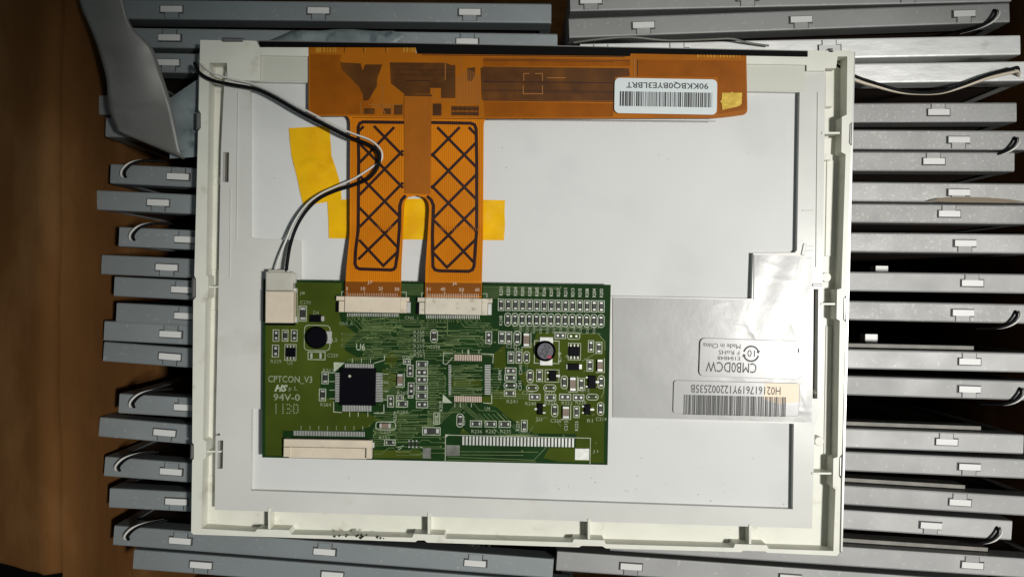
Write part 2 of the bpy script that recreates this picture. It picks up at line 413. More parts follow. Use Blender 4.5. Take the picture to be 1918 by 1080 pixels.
# left column: left end x, centre y there, slope, flipped (leg below), with leads
LEFT = [(206, 17, 0.010, True, 0), (218, 70, 0.014, False, 0), (228, 116, 0.02, True, 0), (174, 196, 0.03, True, 0), (198, 238, 0.03, False, 0),
        (207, 325, 0.048, False, 1), (173, 374, 0.045, True, 0), (223, 443, 0.045, False, 1), (190, 495, 0.045, True, 0), (214, 536, 0.05, False, 0),
        (218, 585, 0.05, False, 0), (195, 619, 0.052, False, 0), (194, 658, 0.075, True, 0), (223, 755, 0.06, False, 1),
        (186, 799, 0.085, True, 0), (196, 873, 0.075, False, 1), (205, 932, 0.05, True, 0), (213, 1002, 0.076, False, 1), (250, 1047, 0.076, True, 0)]
LT = [(322, 597, 880), (318, 595, 875), (316, 590), (300,), (320,), (334,), (297,), (348,), (313,), (342,), (348,), (320,), (319,), (347,), (309,), (321,), (331,), (338, 608, 890), (377, 623, 900)]
RT = [(1097, 1400, 1700), (1205, 1500, 1805), (1553,), (1560,), (1757,), (1795,), (1748,), (1795,), (1777,), (1807,), (1820,), (1803,), (1815,), (1815,), (1772,), (1815,), (1797,), (1743,), (1820, 1290), (1182, 1480, 1790)]
extra = {0: 'longest in view, along the top', 1: 'partly under the grey ribbon cable', 2: 'level with the white panel corner', 3: 'mostly under the grey ribbon cable',
         4: 'below the fold of the ribbon cable', 17: 'touching the white panel, with wire pair', 18: 'lowest in its row'}
for i, (x, y, sl, fl, wr) in enumerate(LEFT):
    lb = '%s grey panel edge down in the left column, ' % ORD[i]
    lb += extra[i] if i in extra else ('wire pair at its end' if wr else 'no wires showing')
    o = place_module(protoA if wr else protoB, x, y, sl, 'L', fl, lb, GL, dz=(-0.0012 if i == 3 else -0.0006 if i == 4 else 0) - 0.0002*(i % 3), tabs=LT[i])

RIGHT = [('L', 1068, 3, -0.022, True, protoF), ('L', 1066, 53, -0.036, True, protoG), ('R', 1911, 84, -0.020, False, protoD), ('R', 1925, 133, -0.014, False, protoD),
         ('R', 1904, 210, -0.004, False, protoC), ('R', 1928, 263, 0.006, True, protoE), ('R', 1900, 303, 0.004, False, protoC), ('R', 1932, 362, 0.010, True, protoC),
         ('R', 1930, 402, 0.010, False, protoC), ('R', 1958, 457, 0.010, True, protoC), ('R', 1968, 532, 0.014, False, protoF), ('R', 1930, 588, 0.020, True, protoE),
         ('R', 1962, 680, 0.022, False, protoF), ('R', 1938, 732, 0.030, True, protoG), ('R', 1917, 832, 0.036, False, protoF), ('R', 1962, 880, 0.044, True, protoF),
         ('R', 1944, 949, 0.062, False, protoF), ('R', 1895, 993, 0.066, True, protoG), ('R', 1968, 1067, 0.066, False, protoF), ('L', 1043, 1050, 0.070, True, protoF)]
ex2 = {0: 'cut by the top photo edge', 1: 'its left end in view', 2: 'shiny and scuffed', 3: 'shiny under sagging wires',
       4: 'below the sagging wires', 9: 'above a small white clip', 11: 'blotchy, lead at its end', 17: 'dark lead near its end',
       18: 'under the white panel corner', 19: 'lowest in its row'}
ex3 = {5: 'blotchy with a lead', 6: 'its square end in view', 7: 'cut by the photo edge', 8: 'just below another one',
       10: 'under a thin dark gap', 12: 'below the widest dark gap', 13: 'lead at its right end', 14: 'its right end in view',
       15: 'between thin dark gaps', 16: 'pale ledge above it'}
for i, (sd, x, y, sl, fl, pr) in enumerate(RIGHT):
    lb = '%s grey panel edge down in the right column, %s' % (ORD[i], ex2.get(i) or ex3.get(i))
    if i in (2, 3): lb = lb.replace('grey', 'bright metal')
    o = place_module(pr, x, y, sl, sd, fl, lb, GR, dz=-0.0003*(i % 3) - (0.0004 if i == 3 else 0), tabs=RT[i])
    if i in (12, 14, 16, 18):
        k = MB(); bxw(k, LM*0.30, TM/2+0.0005, -0.012, LM-{12: .026, 14: .014, 16: .026, 18: .022}[i], TM/2+0.0019, -0.0045)  # added lip facing up to catch light, stands in for the bezel flange strip
        c = k.build('added_lip', LIP, None); c.parent = o
    if i in (10, 12, 14):
        k = MB(); a = {10: (285, 0.0045), 12: (300, 0.0060), 14: (560, 0.0075)}[i]
        xx = LM - a[0]*KM
        bxw(k, xx, TM/2+0.0001, -0.024, xx+0.0050, TM/2+(0.0050 if i > 10 else 0.003), -0.019)
        c = k.build('foam_clip', M['hook'], None); c.parent = o

# two loose wires sagging over the shiny module at the upper right
for nm, mt, dy, z, lb in (('loose_wire', 'wireb', 0, -0.0065, 'thin black wire sagging over the shiny panels at the upper right'),
                      ('loose_wire', 'cream', 7, -0.0072, 'thin grey wire sagging beside the black one at the upper right')):
    pts = [(1560, 118+dy, z), (1600, 142+dy, z), (1640, 156+dy*.8, z), (1680, 168+dy*.5, z), (1715, 173+dy*.3, z-.001), (1760, 172+dy*.3, z-.001), (1800, 160+dy*.5, z), (1850, 141+dy*.8, z), (1895, 129+dy, z), (1906, 127+dy, z), (1908, 138+dy, z-.004)]
    m = MB(); m.tube(catmull(pts, 6), 0.00062); o = m.build(nm, M[mt], None); o['label'] = lb; o['category'] = 'wire'
    o['group'] = 'loose wires at the upper right'
pts = [(1075, 80, -.008), (1120, 74, -.006), (1180, 70, -.006), (1250, 76, -.0075), (1330, 74, -.006), (1370, 73, -.006), (1400, 80, -.008), (1440, 86, -.0085)]
m = MB(); m.tube(catmull(pts, 6), 0.0004); o = m.build('loose_wire', mat('dull_grey_wire', (0.16, 0.16, 0.14), 0.5), None); o['label'] = 'pale wire looping along the top edge of the white panel'; o['category'] = 'wire'

# ---------------------------------------------------------------- grey flat cable at the upper left
rows_px = [((146, -30), (226, -30), 0.016, 0.016), ((152, 10), (232, 4), 0.014, 0.014), ((176, 68), (247, 50), 0.011, 0.010), ((190, 110), (284, 88), 0.0085, 0.0065),
           ((200, 150), (301, 132), 0.006, 0.004), ((203, 190), (318, 184), 0.004, 0.002), ((208, 215), (328, 232), 0.002, 0.0005), ((216, 238), (338, 284), -0.0005, -0.002)]
mb = MB(); rows = []
def lerp(a, b, t): return a + (b-a)*t
dense = catmull([(a[0], a[1], b[0], b[1], z0, z1) for a, b, z0, z1 in rows_px], 5)
for (ax, ay, bx_, by_, z0, z1) in dense:
    r = []
    for k in range(13):
        t = k/12; z = lerp(z0, z1, t) + 0.0012*math.sin(t*math.pi) * (1 if ay < 200 else 0.4) - 0.0008*math.sin(ay*0.03 + t*2)
        r.append(P(lerp(ax, bx_, t), lerp(ay, by_, t), z))
    rows.append(r)
last = [((218, 243), (341, 291), -0.001, -0.0025), ((228, 249), (344, 297), -0.0022, -0.004), ((240, 250), (348, 296), -0.0036, -0.0052)]
for (a, b, z0, z1) in last:
    rows.append([P(lerp(a[0], b[0], k/12), lerp(a[1], b[1], k/12), lerp(z0, z1, k/12)) for k in range(13)])
grid(mb, rows, 0)
rib = mb.build('flat_cable', [M['ffc'], M['ffc2']], None)
# the part folded back, blue-grey side up, running under the white panel
mb = MB(); rows = []
for i in range(9):
    t = i/8
    rows.append([P(lerp(300, 420, t), lerp(lerp(196, 262, s), lerp(128, 262, s), t) , -0.0078 + 0.0015*math.sin(t*3)*s) for s in [k/8 for k in range(9)]])
grid(mb, [[P(lerp(318, 430, i/10), lerp(lerp(184, 108, i/10), lerp(297, 290, i/10), k/10), -0.0055 - 0.0028*(i/10) + 0.0004*math.sin(k)) for k in range(11)] for i in range(11)], 0)
fb = mb.build('folded_end', M['ffc2'], rib)
fb.parent = rib
rib['label'] = 'wide grey flat ribbon cable curving down from the top left, folded under the white panel'; rib['category'] = 'ribbon cable'
s_ = rib.modifiers.new('t', 'SOLIDIFY'); s_.thickness = 0.00025
# short blue-grey strip on the panels behind the top edge
mb = MB(); grid(mb, [[P(lerp(a, b, k/10), y + 2*math.sin(k*0.9), -0.0068 + 0.0006*math.sin(k*1.3)) for k in range(11)] for (a, b, y) in ((548, 735, 57), (530, 765, 66), (505, 745, 76), (490, 740, 90))], 0)
o = mb.build('cable_strip', M['ffc2'], None); o['label'] = 'short blue grey ribbon strip lying along the top edge of the white panel'; o['category'] = 'ribbon strip'
o.modifiers.new('t', 'SOLIDIFY').thickness = 0.0002

m = MB(); m.prism([(1738, 376), (1760, 371), (1800, 368.5), (1850, 370), (1890, 373), (1924, 378), (1880, 380), (1820, 379), (1770, 378)], MZ+0.0016, MZ+0.0013, 0, 0, True)  # added patch, stands in for a brown smear along the panel edge
o = m.build('smear_patch', mat('smear_brown', (0.20, 0.16, 0.11), 0.8), None); o['label'] = 'added thin brown patch for the smear between two panel edges at the right'; o['category'] = 'brown patch'
# dark crumbs at the lower edge
mb = MB(); rnd = random.Random(3)
for (cx, cy, n, sp) in ((676, 1006, 14, 9), (712, 1010, 22, 9), (885, 1018, 24, 12), (900, 1022, 10, 14), (640, 1004, 5, 14)):
    for k in range(n):
        x = cx + rnd.gauss(0, sp*0.5); y = cy + rnd.gauss(0, 2.2); r = rnd.uniform(0.9, 2.8)
        p = [(x + r*rnd.uniform(.6, 1.2)*math.cos(q*1.05), y + r*rnd.uniform(.5, 1.1)*math.sin(q*1.05)) for q in range(6)]
        zc = rnd.uniform(0.0002, 0.0012) if y < 1008 else rnd.uniform(-0.006, -0.001)
        mb.prism(p, zc, zc-0.001, 0, 0.0001, True)
o = mb.build('crumbs', M['crumb'], None); o['kind'] = 'stuff'; o['label'] = 'dark crumbs of foam along the lower edge of the white panel'; o['category'] = 'crumbs'

# ---------------------------------------------------------------- the white display panel lying on top
from mathutils.geometry import tessellate_polygon
panel = empty('lcd_panel', (0, 0, -0.0085), 'large white display panel lying face down, green circuit board and amber flex showing', 'display panel')

def plate_with_holes(m, outer, holes, zt, zb, mi=0, mwall=None):
    mwall = mi if mwall is None else mwall
    loops = [[Vector(P(x, y, zt)) for x, y in lp] for lp in [outer] + holes]
    allv = [v for lp in loops for v in lp]
    tris = tessellate_polygon([[Vector((v.x, v.y, 0)) for v in lp] for lp in loops])
    fs = []
    for t in tris:
        a, b, c = (allv[i] for i in t)
        if (b.x-a.x)*(c.y-a.y) - (b.y-a.y)*(c.x-a.x) < 0: t = tuple(reversed(t))
        fs.append(tuple(t))
    m.add(allv, fs, mi)
    for k, lp in enumerate(loops):
        n = len(lp); s = area2([(v.x, v.y) for v in lp])
        vs = [(v.x, v.y, zt) for v in lp] + [(v.x, v.y, zb) for v in lp]
        out = []
        for i in range(n):
            j = (i+1) % n; f = (i, i+n, j+n, j)
            if (s > 0) != (k == 0): f = tuple(reversed(f))
            out.append(f)
        m.add(vs, out, mwall)

ZF, ZP, ZS = -0.0062, -0.0012, -0.0036
outer = [(375, 75), (414, 76), (416, 79), (454, 79), (456, 76), (480, 77), (486, 87), (1512, 105), (1513, 95), (1551, 95), (1553, 98), (1560, 98), (1562, 95), (1592, 95), (1600, 99), (1596, 228),
         (1591, 233), (1590, 268), (1594, 273), (1586, 552), (1580, 558), (1579, 598), (1584, 603), (1577, 850), (1572, 856), (1571, 890), (1575, 896),
         (1572, 1034), (1568, 1040), (1437, 1034), (1433, 1031), (1392, 1030), (1388, 1033), (1135, 1026), (1128, 1022), (1090, 1021), (1084, 1024), (830, 1016), (800, 1015), (795, 1011), (782, 1011), (778, 1014), (540, 1006), (362, 1000), (358, 996),
         (360, 862), (363, 858), (363, 832), (360, 828), (362, 562), (367, 556), (367, 522), (364, 516), (371, 246), (376, 240), (376, 212), (372, 206)]
hole = [(392, 118), (425, 118), (426, 150), (487, 152), (487, 104), (1511, 122), (1511, 133), (1545, 133), (1546, 128), (1566, 128), (1569, 106), (1587, 106), (1586, 215), (1577, 219), (1576, 285), (1584, 289), (1576, 540), (1568, 542),
        (1567, 597), (1573, 600), (1569, 855), (1561, 858), (1560, 912), (1565, 916), (1561, 1031), (1440, 1027), (1436, 1020), (1377, 1018), (1374, 1025), (1135, 1018),
        (1131, 1011), (1075, 1009), (1072, 1015), (835, 1008), (832, 1001), (775, 999), (772, 1006), (545, 1000), (541, 992), (482, 990), (478, 995), (377, 989),
        (380, 860), (386, 856), (386, 826), (380, 822), (385, 560), (390, 556), (390, 518), (386, 514)]
mb = MB()
plate_with_holes(mb, outer, [hole], 0.0, -0.0083)
mb.prism([(372, 100), (1596, 118), (1568, 1036), (362, 996)], ZF, -0.0080, 0)
# ribs across the channels
for x, y0, y1 in ((504, 950, 992), (803, 960, 1001), (1103, 971, 1011), (1405, 982, 1020)):
    mb.box(x-2.2, y0, x+2.2, y1, -0.0008, ZF-0.0002, 0, 0.0001)
for y, x0, x1 in ((249, 1540, 1578), (569, 1538, 1569), (886, 1521, 1562)):
    mb.box(x0, y-2.0, x1, y+2.0, -0.0008, ZF-0.0002, 0, 0.0001)
for y, x0, x1 in ((537, 384, 419), (845, 380, 414)):
    mb.box(x0, y-1.6, x1, y+1.6, -0.0015, ZF-0.0002, 0, 0.0001)
# low pads on the channel floor
for (x0, y0, x1, y1) in ((1547, 300, 1562, 480), (1545, 610, 1557, 860), (396, 170, 412, 330), (394, 345, 409, 505), (390, 580, 406, 820), (388, 890, 404, 975),):
    mb.box(x0, y0, x1, y1, ZF+0.0004, ZF-0.0002, 0, 0.0002, rot=(1.0 if y1-y0 > x1-x0 else 1.5))
# inner corner steps
mb.prism([(1545, 133), (1560, 133), (1560, 200), (1545, 200)], ZF+0.0035, ZF-0.0002, 0, 0.0003)
mb.prism([(1541, 258), (1558, 258), (1556, 300), (1541, 300)], ZF+0.0035, ZF-0.0002, 0, 0.0003)
for (x, y, r) in ((1548, 519, 9), (1536, 735, 8), (1535, 826, 9)):
    mb.prism(circ(x, y, r, 24), ZF+0.0045, ZF, 0, 0.0002)
frame = mb.build('frame', M['ivory'], panel)

# steel edge + clip tabs of the front bezel seen round the outside
mb = MB()
mb.prism([(484, 75.5), (760, 80), (1513, 94.5), (1513, 96), (760, 81.6), (484, 77.6)], 0.0003, -0.0085, 0)
mb.build('front_bezel', M['edge'], panel); mb = MB()
mb.prism([(1597, 97), (1602, 98), (1578, 1036), (1575, 1030)], -0.0030, -0.0085, 0)
mb.build('front_bezel', M['edge'], panel)
for (x0, y0, x1, y1, r) in ((1590, 229, 1597, 272, 1.2), (1579, 555, 1586, 601, 1.2), (1571, 853, 1578, 893, 1.2), (366, 210, 375, 242, 1.2), (358, 520, 366, 558, 1.2), (355, 832, 362, 860, 1.2), (415, 70, 455, 80, 1), (1552, 90, 1561, 97, 1)):
    m = MB(); m.box(x0, y0, x1, y1, -0.0012, -0.0084, 0, 0.0006, rot=r); m.build('bezel_clip', M['edge'], panel)
mb = MB()
mb.prism([(484, 78), (760, 82), (1513, 96.5), (1513, 106), (1182, 100), (1180, 105), (1168, 105), (782, 100.5), (779, 89), (487, 88)], 0.0006, -0.0080, 0)
mb.build('black_tape', M['black'], panel)

# back plate with its two windows
plate = [(426, 118), (426, 150), (487, 152), (487, 88), (1511, 106), (1511, 132), (1546, 133), (1541, 505), (1540, 760), (1526, 800), (1521, 989), (402, 954), (404, 800), (410, 500), (414, 280), (420, 158)]
winA = [(468, 153), (1498, 173), (1493, 468), (1489, 473), (1411, 474), (1408, 559), (1144, 554), (562, 545), (562, 450), (478, 447), (468, 443)]
winB = [(471, 765), (1140, 783), (1487, 793), (1485, 953), (469, 918)]
slots = [[(418, 285), (429, 285), (428, 341), (417, 341)], [(408, 824), (418, 824), (417, 877), (407, 877)], [(1524, 541), (1533, 541), (1531, 746), (1522, 746)], [(404, 811), (412, 811), (412, 815), (404, 815)]]
mb = MB()
plate_with_holes(mb, plate, [winA, winB] + slots, ZP, ZP-0.0032)
# shallow ridges pressed in the plate
mb.box(443, 172, 445, 450, ZP+0.0004, ZP-0.0001, 0, 0.0002, rot=0.6)
mb.box(430, 350, 432, 520, ZP+0.0003, ZP-0.0001, 0, 0.0001, rot=0.6)
mb.box(1529.5, 172, 1531, 500, ZP+0.0003, ZP-0.0001, 0, 0.0001, rot=0.6)
mb.box(1522, 531, 1541, 536, ZP+0.0008, ZP-0.0001, 0, 0.0003)
for y in (393, 460, 468): mb.box(1503, y, 1524, y+1.8, ZP+0.0003, ZP-0.0001, 0, 0.0001)
mb.box(1503, 456, 1509, 478, ZP+0.0005, ZP-0.0001, 0, 0.0002, rot=12)
mb.build('back_plate', M['plate'], panel)
mb = MB()
for sl in slots[:2]: mb.flat(sl, -0.0035)
mb.flat(slots[3], -0.0035)
for sl in slots[2:3]: mb.flat(sl, -0.0045)
mb.build('slot_backing', M['dark'], panel)

mb = MB()
def bigger(x0, y0, x1, y1, z): mb.flat([(x0, y0), (x1, y0), (x1, y1), (x0, y1)], z)
mb.flat([(458, 140), (1505, 165), (1500, 568), (455, 560)], ZS)
mb.build('reflector_sheet', M['sheet'], panel)
mb = MB(); mb.flat([(460, 755), (1497, 785), (1494, 962), (458, 928)], ZS)
mb.build('reflector_sheet', M['sheet'], panel)
# pale film across the top
mb = MB()
mb.prism([(489, 88.5), (1510, 106.5), (1509, 171), (489, 151)], ZP+0.0003, ZP-0.0003, 0)
mb.build('pale_film', M['film'], panel)

# crumpled foil over the middle band
mb = MB(); rows = []
def zfoil(x, y):
    a = 0.00002*math.sin(x*0.031+y*0.017) + 0.00001*math.sin(x*0.07-y*0.05+1)
    k = max(0, min(1, (x-1340)/110))
    for (px, py, qx, qy, am) in CR:
        dx, dy = qx-px, qy-py; l = math.hypot(dx, dy); t = ((x-px)*dx + (y-py)*dy)/l/l
        d = abs((x-px)*dy - (y-py)*dx)/l
        if -0.2 < t < 1.2: a += 0.36*am*max(0, 1-d/5.0)*max(0, min(1, 1.2-abs(t-0.5)*1.7))
    a += k*0.00004*math.sin(x*0.10+y*0.045)
    return ZP + 0.00035 + a
CR = [(1360, 600, 1430, 612, 1.2e-4), (1395, 600, 1420, 640, 1.2e-4), (1440, 560, 1500, 600, 1e-4), (1410, 560, 1400, 590, .9e-4), (1500, 480, 1490, 540, 1.2e-4), (1430, 520, 1500, 528, 0.9e-4), (1480, 600, 1515, 690, 1e-4),
      (1505, 690, 1480, 712, 1.4e-4), (1450, 764, 1520, 772, 1.3e-4), (1500, 730, 1518, 780, 1e-4), (1380, 615, 1440, 634, .8e-4), (1425, 490, 1470, 505, .8e-4), (1340, 570, 1372, 566, .5e-4)]
def foil_grid(xa, xb, nx, yta, ytb):
    rows = []
    for i in range(nx+1):
        x = lerp(xa, xb, i/nx); ya = lerp(yta, ytb, i/nx)
        rows.append([P(x, lerp(ya, 781 + (x-1148)*0.026, k/90), zfoil(x, lerp(ya, 781 + (x-1148)*0.026, k/90))) for k in range(91)])
    grid(mb, rows[::-1])
foil_grid(1148, 1412.5, 80, 557, 561.5)
foil_grid(1412.5, 1521, 50, 477, 480)
mb.build('foil', M['foil'], panel)

# ---- labels
mb = MB(); zl = 0.0010
mb.prism(rotp(rrect(1151, 147.5, 1343, 213.5, 9), 1.0, 1247, 180), zl, zl-0.0001)
lab = mb.build('barcode_label', M['label'], panel); lab['label'] = 'white barcode label with rounded corners on the amber flex'
def barcode(m, x0, x1, y0, y1, z, rot, cx, cy, seed, dens=1.0, mi=0):
    r = random.Random(seed); x = x0
    while x < x1:
        wd = r.choice([1.0, 1.0, 1.4, 2.0, 2.8, 3.6])*dens; wd = min(wd, x1-x)
        m.flat(rotp([(x, y0), (x+wd, y0), (x+wd, y1), (x, y1)], rot, cx, cy), z, mi)
        x += wd + r.choice([0.9, 1.1, 1.6, 2.2])*dens
mb = MB()
barcode(mb, 1161, 1334, 172.5, 200, zl+0.00005, 1.0, 1247, 180, 5)
mb.text('90KKBQ0BYE3LBRT', 1173, 153, 1327, 166, zl+0.00005, rot=181.0, bold=0.012)
mb.build('print', M['ink'], lab)

zc = ZP + 0.0011
mb = MB(); pl = rotp(rrect(1311, 636, 1501, 707, 9), 2.0, 1406, 671)
mb.prism(pl, zc, zc-0.0001); lab1 = mb.build('silver_label', M['slabel'], panel); lab1['label'] = 'silver rating label with a recycling ring and worn print'
mb = MB(); mb.line(pl, 0.9, zc+0.00004, closed=True); mb.build('label_border', M['slabeledge'], lab1)
mb = MB(); z = zc+0.00006
mb.text('CMB0DCW', 1322, 678, 1417, 697, z, rot=182)
mb.text('E184848', 1344, 667, 1386, 674, z, rot=182)
mb.text('F RoHS', 1346, 656, 1385, 664, z, rot=182)
mb.text('Made in China', 1317, 643, 1387, 652, z, rot=182)
mb.text('10', 1400, 655, 1414, 668, z, rot=182)
for a0 in (15, 195):
    pts = [(1407 + 14*math.cos(math.radians(a0 + q*14.5)), 662 + 14*math.sin(math.radians(a0 + q*14.5))) for q in range(11)]
    mb.line(pts, 3.0, z)
    e = pts[-1]; t = math.radians(a0+145)
    mb.flat([(e[0]+4*math.cos(t), e[1]+4*math.sin(t)), (e[0]-4*math.cos(t), e[1]-4*math.sin(t)), (1407+14*math.cos(t+.35), 662+14*math.sin(t+.35))], z+0.00002)
mb.text('1', 1494, 652, 1497, 660, z, rot=182)
mb.build('print', M['ink2'], lab1)

mb = MB(); pl = rotp(rrect(1262, 715, 1497, 776, 5), 1.4, 1380, 745)
mb.prism(pl, zc-0.0002, zc-0.0003); lab2 = mb.build('silver_label', M['slabel'], panel); lab2['label'] = 'long silver label with a serial number and a barcode'
mb = MB(); mb.line(pl, 0.9, zc-0.00016, closed=True); mb.build('label_border', M['slabeledge'], lab2)
mb = MB(); mb.flat([(1433, 716), (1497, 718), (1496, 752), (1462, 756), (1430, 748)], zc-0.00016); mb.build('tan_patch', M['tan'], lab2)
mb = MB(); z = zc-0.00011
mb.text('H021617619Y122002535B', 1294, 722, 1462, 737, z, rot=181.6)
barcode(mb, 1281, 1472, 741, 778, z, 1.4, 1380, 745, 11, 0.85)
mb.build('print', M['ink2'], lab2)

# ---- yellow tape
mb = MB()
t1L = [(541, 240), (543, 265), (546, 292), (552, 315), (557, 335), (562, 360), (569, 386)]
t1R = [(617, 236), (619, 262), (621, 292), (628, 312), (635, 335), (638, 352), (640, 373)]
rows = []
for i in range(31):
    t = i/30*6; k = min(int(t), 5); f = t-k
    L_ = (lerp(t1L[k][0], t1L[k+1][0], f), lerp(t1L[k][1], t1L[k+1][1], f)); R_ = (lerp(t1R[k][0], t1R[k+1][0], f), lerp(t1R[k][1], t1R[k+1][1], f))
    r = []
    for j in range(17):
        s = j/16; y = lerp(L_[1], R_[1], s); x = lerp(L_[0], R_[0], s)
        z = ZS + 0.00035 + 0.0007*math.exp(-((y-306+4*math.sin(x*.12))/5.0)**2)*(0.3+s) + 0.0004*math.exp(-((y-330+x*0.05)/7)**2)*s
        r.append(P(x, y, z))
    rows.append(r)
grid(mb, rows); o = mb.build('yellow_tape', M['tape'], panel); o['label'] = 'creased piece of yellow tape left of the flex'
mb = MB(); mb.prism([(613, 374), (700, 373), (790, 372), (900, 374), (946, 375), (945, 399), (946, 420), (944, 450), (860, 449), (700, 448), (616, 446), (615, 410)], ZS+0.0003, ZS+0.0002)
o = mb.build('yellow_tape', M['tape'], panel); o['label'] = 'straight piece of yellow tape crossing under the flex legs'

# ---- amber flex
ZX = 0.0002
BT = 0.0016            # top of the circuit board
def zleg(x, y):
    if y < 430: return ZX + 0.0002*math.sin((y-222)/208*math.pi)
    return ZX + 0.00285*max(0, min(1, (y-430)/95.0))**1.2 + 0.0001
mb = MB()
def arc(cx, cy, r, a0, a1, n=5):
    return [(cx + r*math.cos(math.radians(lerp(a0, a1, k/n))), cy + r*math.sin(math.radians(lerp(a0, a1, k/n)))) for k in range(n+1)]
bar = [(578, 88), (1398, 102)] + arc(1389, 205, 11, 0, 90) + [(1370, 218.5), (1340, 221.5), (915, 222.5)] + [(648, 217.5)] + arc(590, 206, 12, 90, 180)
bar = [(578, 88), (779, 89), (779, 99.5), (1180, 104.5), (1180, 100), (1398, 102)] + arc(1389, 205, 11, 0, 90) + [(1370, 218.5), (1340, 221.5), (915, 222.5), (648, 217.5)] + arc(590, 206, 12, 90, 180)
mb.prism(bar, ZX, ZX-0.0001, 1)
def leg_grid(xl, xr, y0, y1, ny=40, nx=10):
    rows = []
    for i in range(ny+1):
        y = lerp(y0, y1, i/ny); a, b = xl(y), xr(y)
        rows.append([P(lerp(a, b, j/nx), y + (lerp(a, b, j/nx)-780)*0.012, zleg(0, y)) for j in range(nx+1)])
    return rows
def interp(tab):
    def f(y):
        if y <= tab[0][0]: return tab[0][1]
        for (a, b), (c, d) in zip(tab, tab[1:]):
            if y <= c: return lerp(b, d, (y-a)/(c-a))
        return tab[-1][1]
    return f
LL = interp([(217, 648), (220, 651), (224, 654.5), (232, 656), (440, 655), (470, 652), (500, 649), (556, 646)])
slotL = interp([(366, 781), (367, 772), (369, 766), (373, 761), (380, 758), (392, 757), (440, 755), (500, 752), (556, 751)])
slotR = interp([(366, 781), (367, 788), (369, 794), (373, 799), (380, 803), (392, 804), (440, 801), (500, 797), (556, 796)])
RR = interp([(217, 915), (220, 912), (224, 907.5), (232, 906), (430, 905), (556, 902)])
leg_top = 219.2
grid(mb, leg_grid(LL, lambda y: 781, leg_top, 366, 40, 10)); grid(mb, leg_grid(lambda y: 781, RR, leg_top, 366, 40, 10))
grid(mb, leg_grid(LL, slotL, 366, 556, 50, 10)); grid(mb, leg_grid(slotR, RR, 366, 556, 50, 10))
flex = mb.build('flex_cable', [M['flex'], mat('amber_polyimide_thick', (0.36, 0.108, 0.002), 0.27, var=0.16, vscale=45, bump=0.00004, bscale=60, coat=0.1, spec=0.35)], panel)
def zf(off): return lambda x, y: (ZX if y < 222 else zleg(x, y - (x-780)*0.012)) + off
# darker copper areas of the bar
for poly in ([(581, 102), (640, 103), (636, 112), (700, 188), (690, 214), (592, 214), (581, 206)], [(905, 108), (1180, 112), (1180, 124), (905, 124)],
             [(906, 190), (1150, 194), (1148, 219), (908, 219)], [(1196, 112), (1396, 114), (1397, 205), (1345, 214), (1345, 145), (1196, 143)]):
    m = MB(); m.flat(poly, ZX+0.00003); m.build('copper_area', M['flexmid'], flex)
mb = MB(); z = ZX+0.00006
mb.flat([(637, 117), (676, 119), (679, 133), (684, 121), (716, 121), (706, 150), (706, 162), (690, 188), (681, 189), (679, 176), (672, 162), (640, 130)], z)
mb.flat([(730, 117), (835, 118), (845, 122), (853, 122), (853, 184), (826, 184), (826, 165), (806, 165), (806, 176), (757, 176), (732, 156)], z)
mb.flat([(905, 125), (1178, 128), (1180, 143), (1152, 145), (1150, 189), (902, 187), (900, 128)], z)
mb.flat([(875, 128), (890, 126), (890, 140), (884, 152), (876, 152)], z)
for x0, x1, y0, y1 in ((682, 702, 203, 214), (718, 732, 203, 214), (738, 754, 195, 215), (811, 827, 195, 216), (846, 896, 200, 207), (846, 896, 210, 216)):
    mb.flat(rc(x0, y0, x1, y1, 0.8), z)
mb.flat([(757, 176), (809, 177), (809, 181), (757, 180)], z+0.00002)
mb.build('copper_plane', M['flexbrown'], flex)
mb = MB(); z = ZX+0.0001
for y, x0, x1, wd in ((111, 905, 1180, .8), (113.5, 905, 1150, .8), (151, 760, 806, 1.2), (153, 905, 1150, 1.5), (169, 905, 1150, 1.2), (173, 1010, 1150, .7), (188, 905, 1150, 1.4), (103, 790, 1170, 1.2), (130, 740, 850, .7), (140, 736, 850, .7), (220.5, 660, 1340, 1.0)):
    mb.line([(x0, y), (x1, y+(x1-x0)*0.010)], wd, z)
for k in range(22): mb.line([(846+k*2.4, 198), (846+k*2.4, 217)], .8, z+0.00003)
for k in range(8): mb.line([(811+k*2.1, 193), (811+k*2.1, 217)], .7, z+0.00003)
for x in (645, 681.5, 723): mb.line([(x, 89), (x, 99)], 1.0, z)
mb.line([(1194, 112), (1194, 143)], 1.5, z)
# hatched grounding pattern on both legs
def hatch(x0, x1, xc, yc, ytop, ybot, clipslot):
    for k in range(-4, 7):
        for sgn in (1, -1):
            # 45 degree line through (xc, yc + 60k)
            pts = []
            n = 30
            for i in range(n+1):
                x = lerp(x0, x1, i/n); y = yc + 60.2*k + (x-xc)*1.02*sgn
                if ytop <= y <= ybot and not clipslot(x, y): pts.append((x - (0.0 if y < 440 else (y-440)*0.045), y))
                elif len(pts) > 1: mb.line(pts, 5.2, zf(0.00010)); pts = []
                else: pts = []
            if len(pts) > 1: mb.line(pts, 5.2, zf(0.00010))
hatch(673, 755, 691, 347, 236, 500, lambda x, y: x > 747 and y > 372)
hatch(808, 892, 840, 320, 238, 503, lambda x, y: x < 809 and y > 380)
def outl(pts, wd=6.0):
    q = []
    for a, b in zip(pts, pts[1:]):
        n = max(1, int(math.hypot(b[0]-a[0], b[1]-a[1])/8))
        q += [(lerp(a[0], b[0], k/n), lerp(a[1], b[1], k/n)) for k in range(n)]
    q.append(pts[-1]); mb.line(q, wd, zf(0.00014))
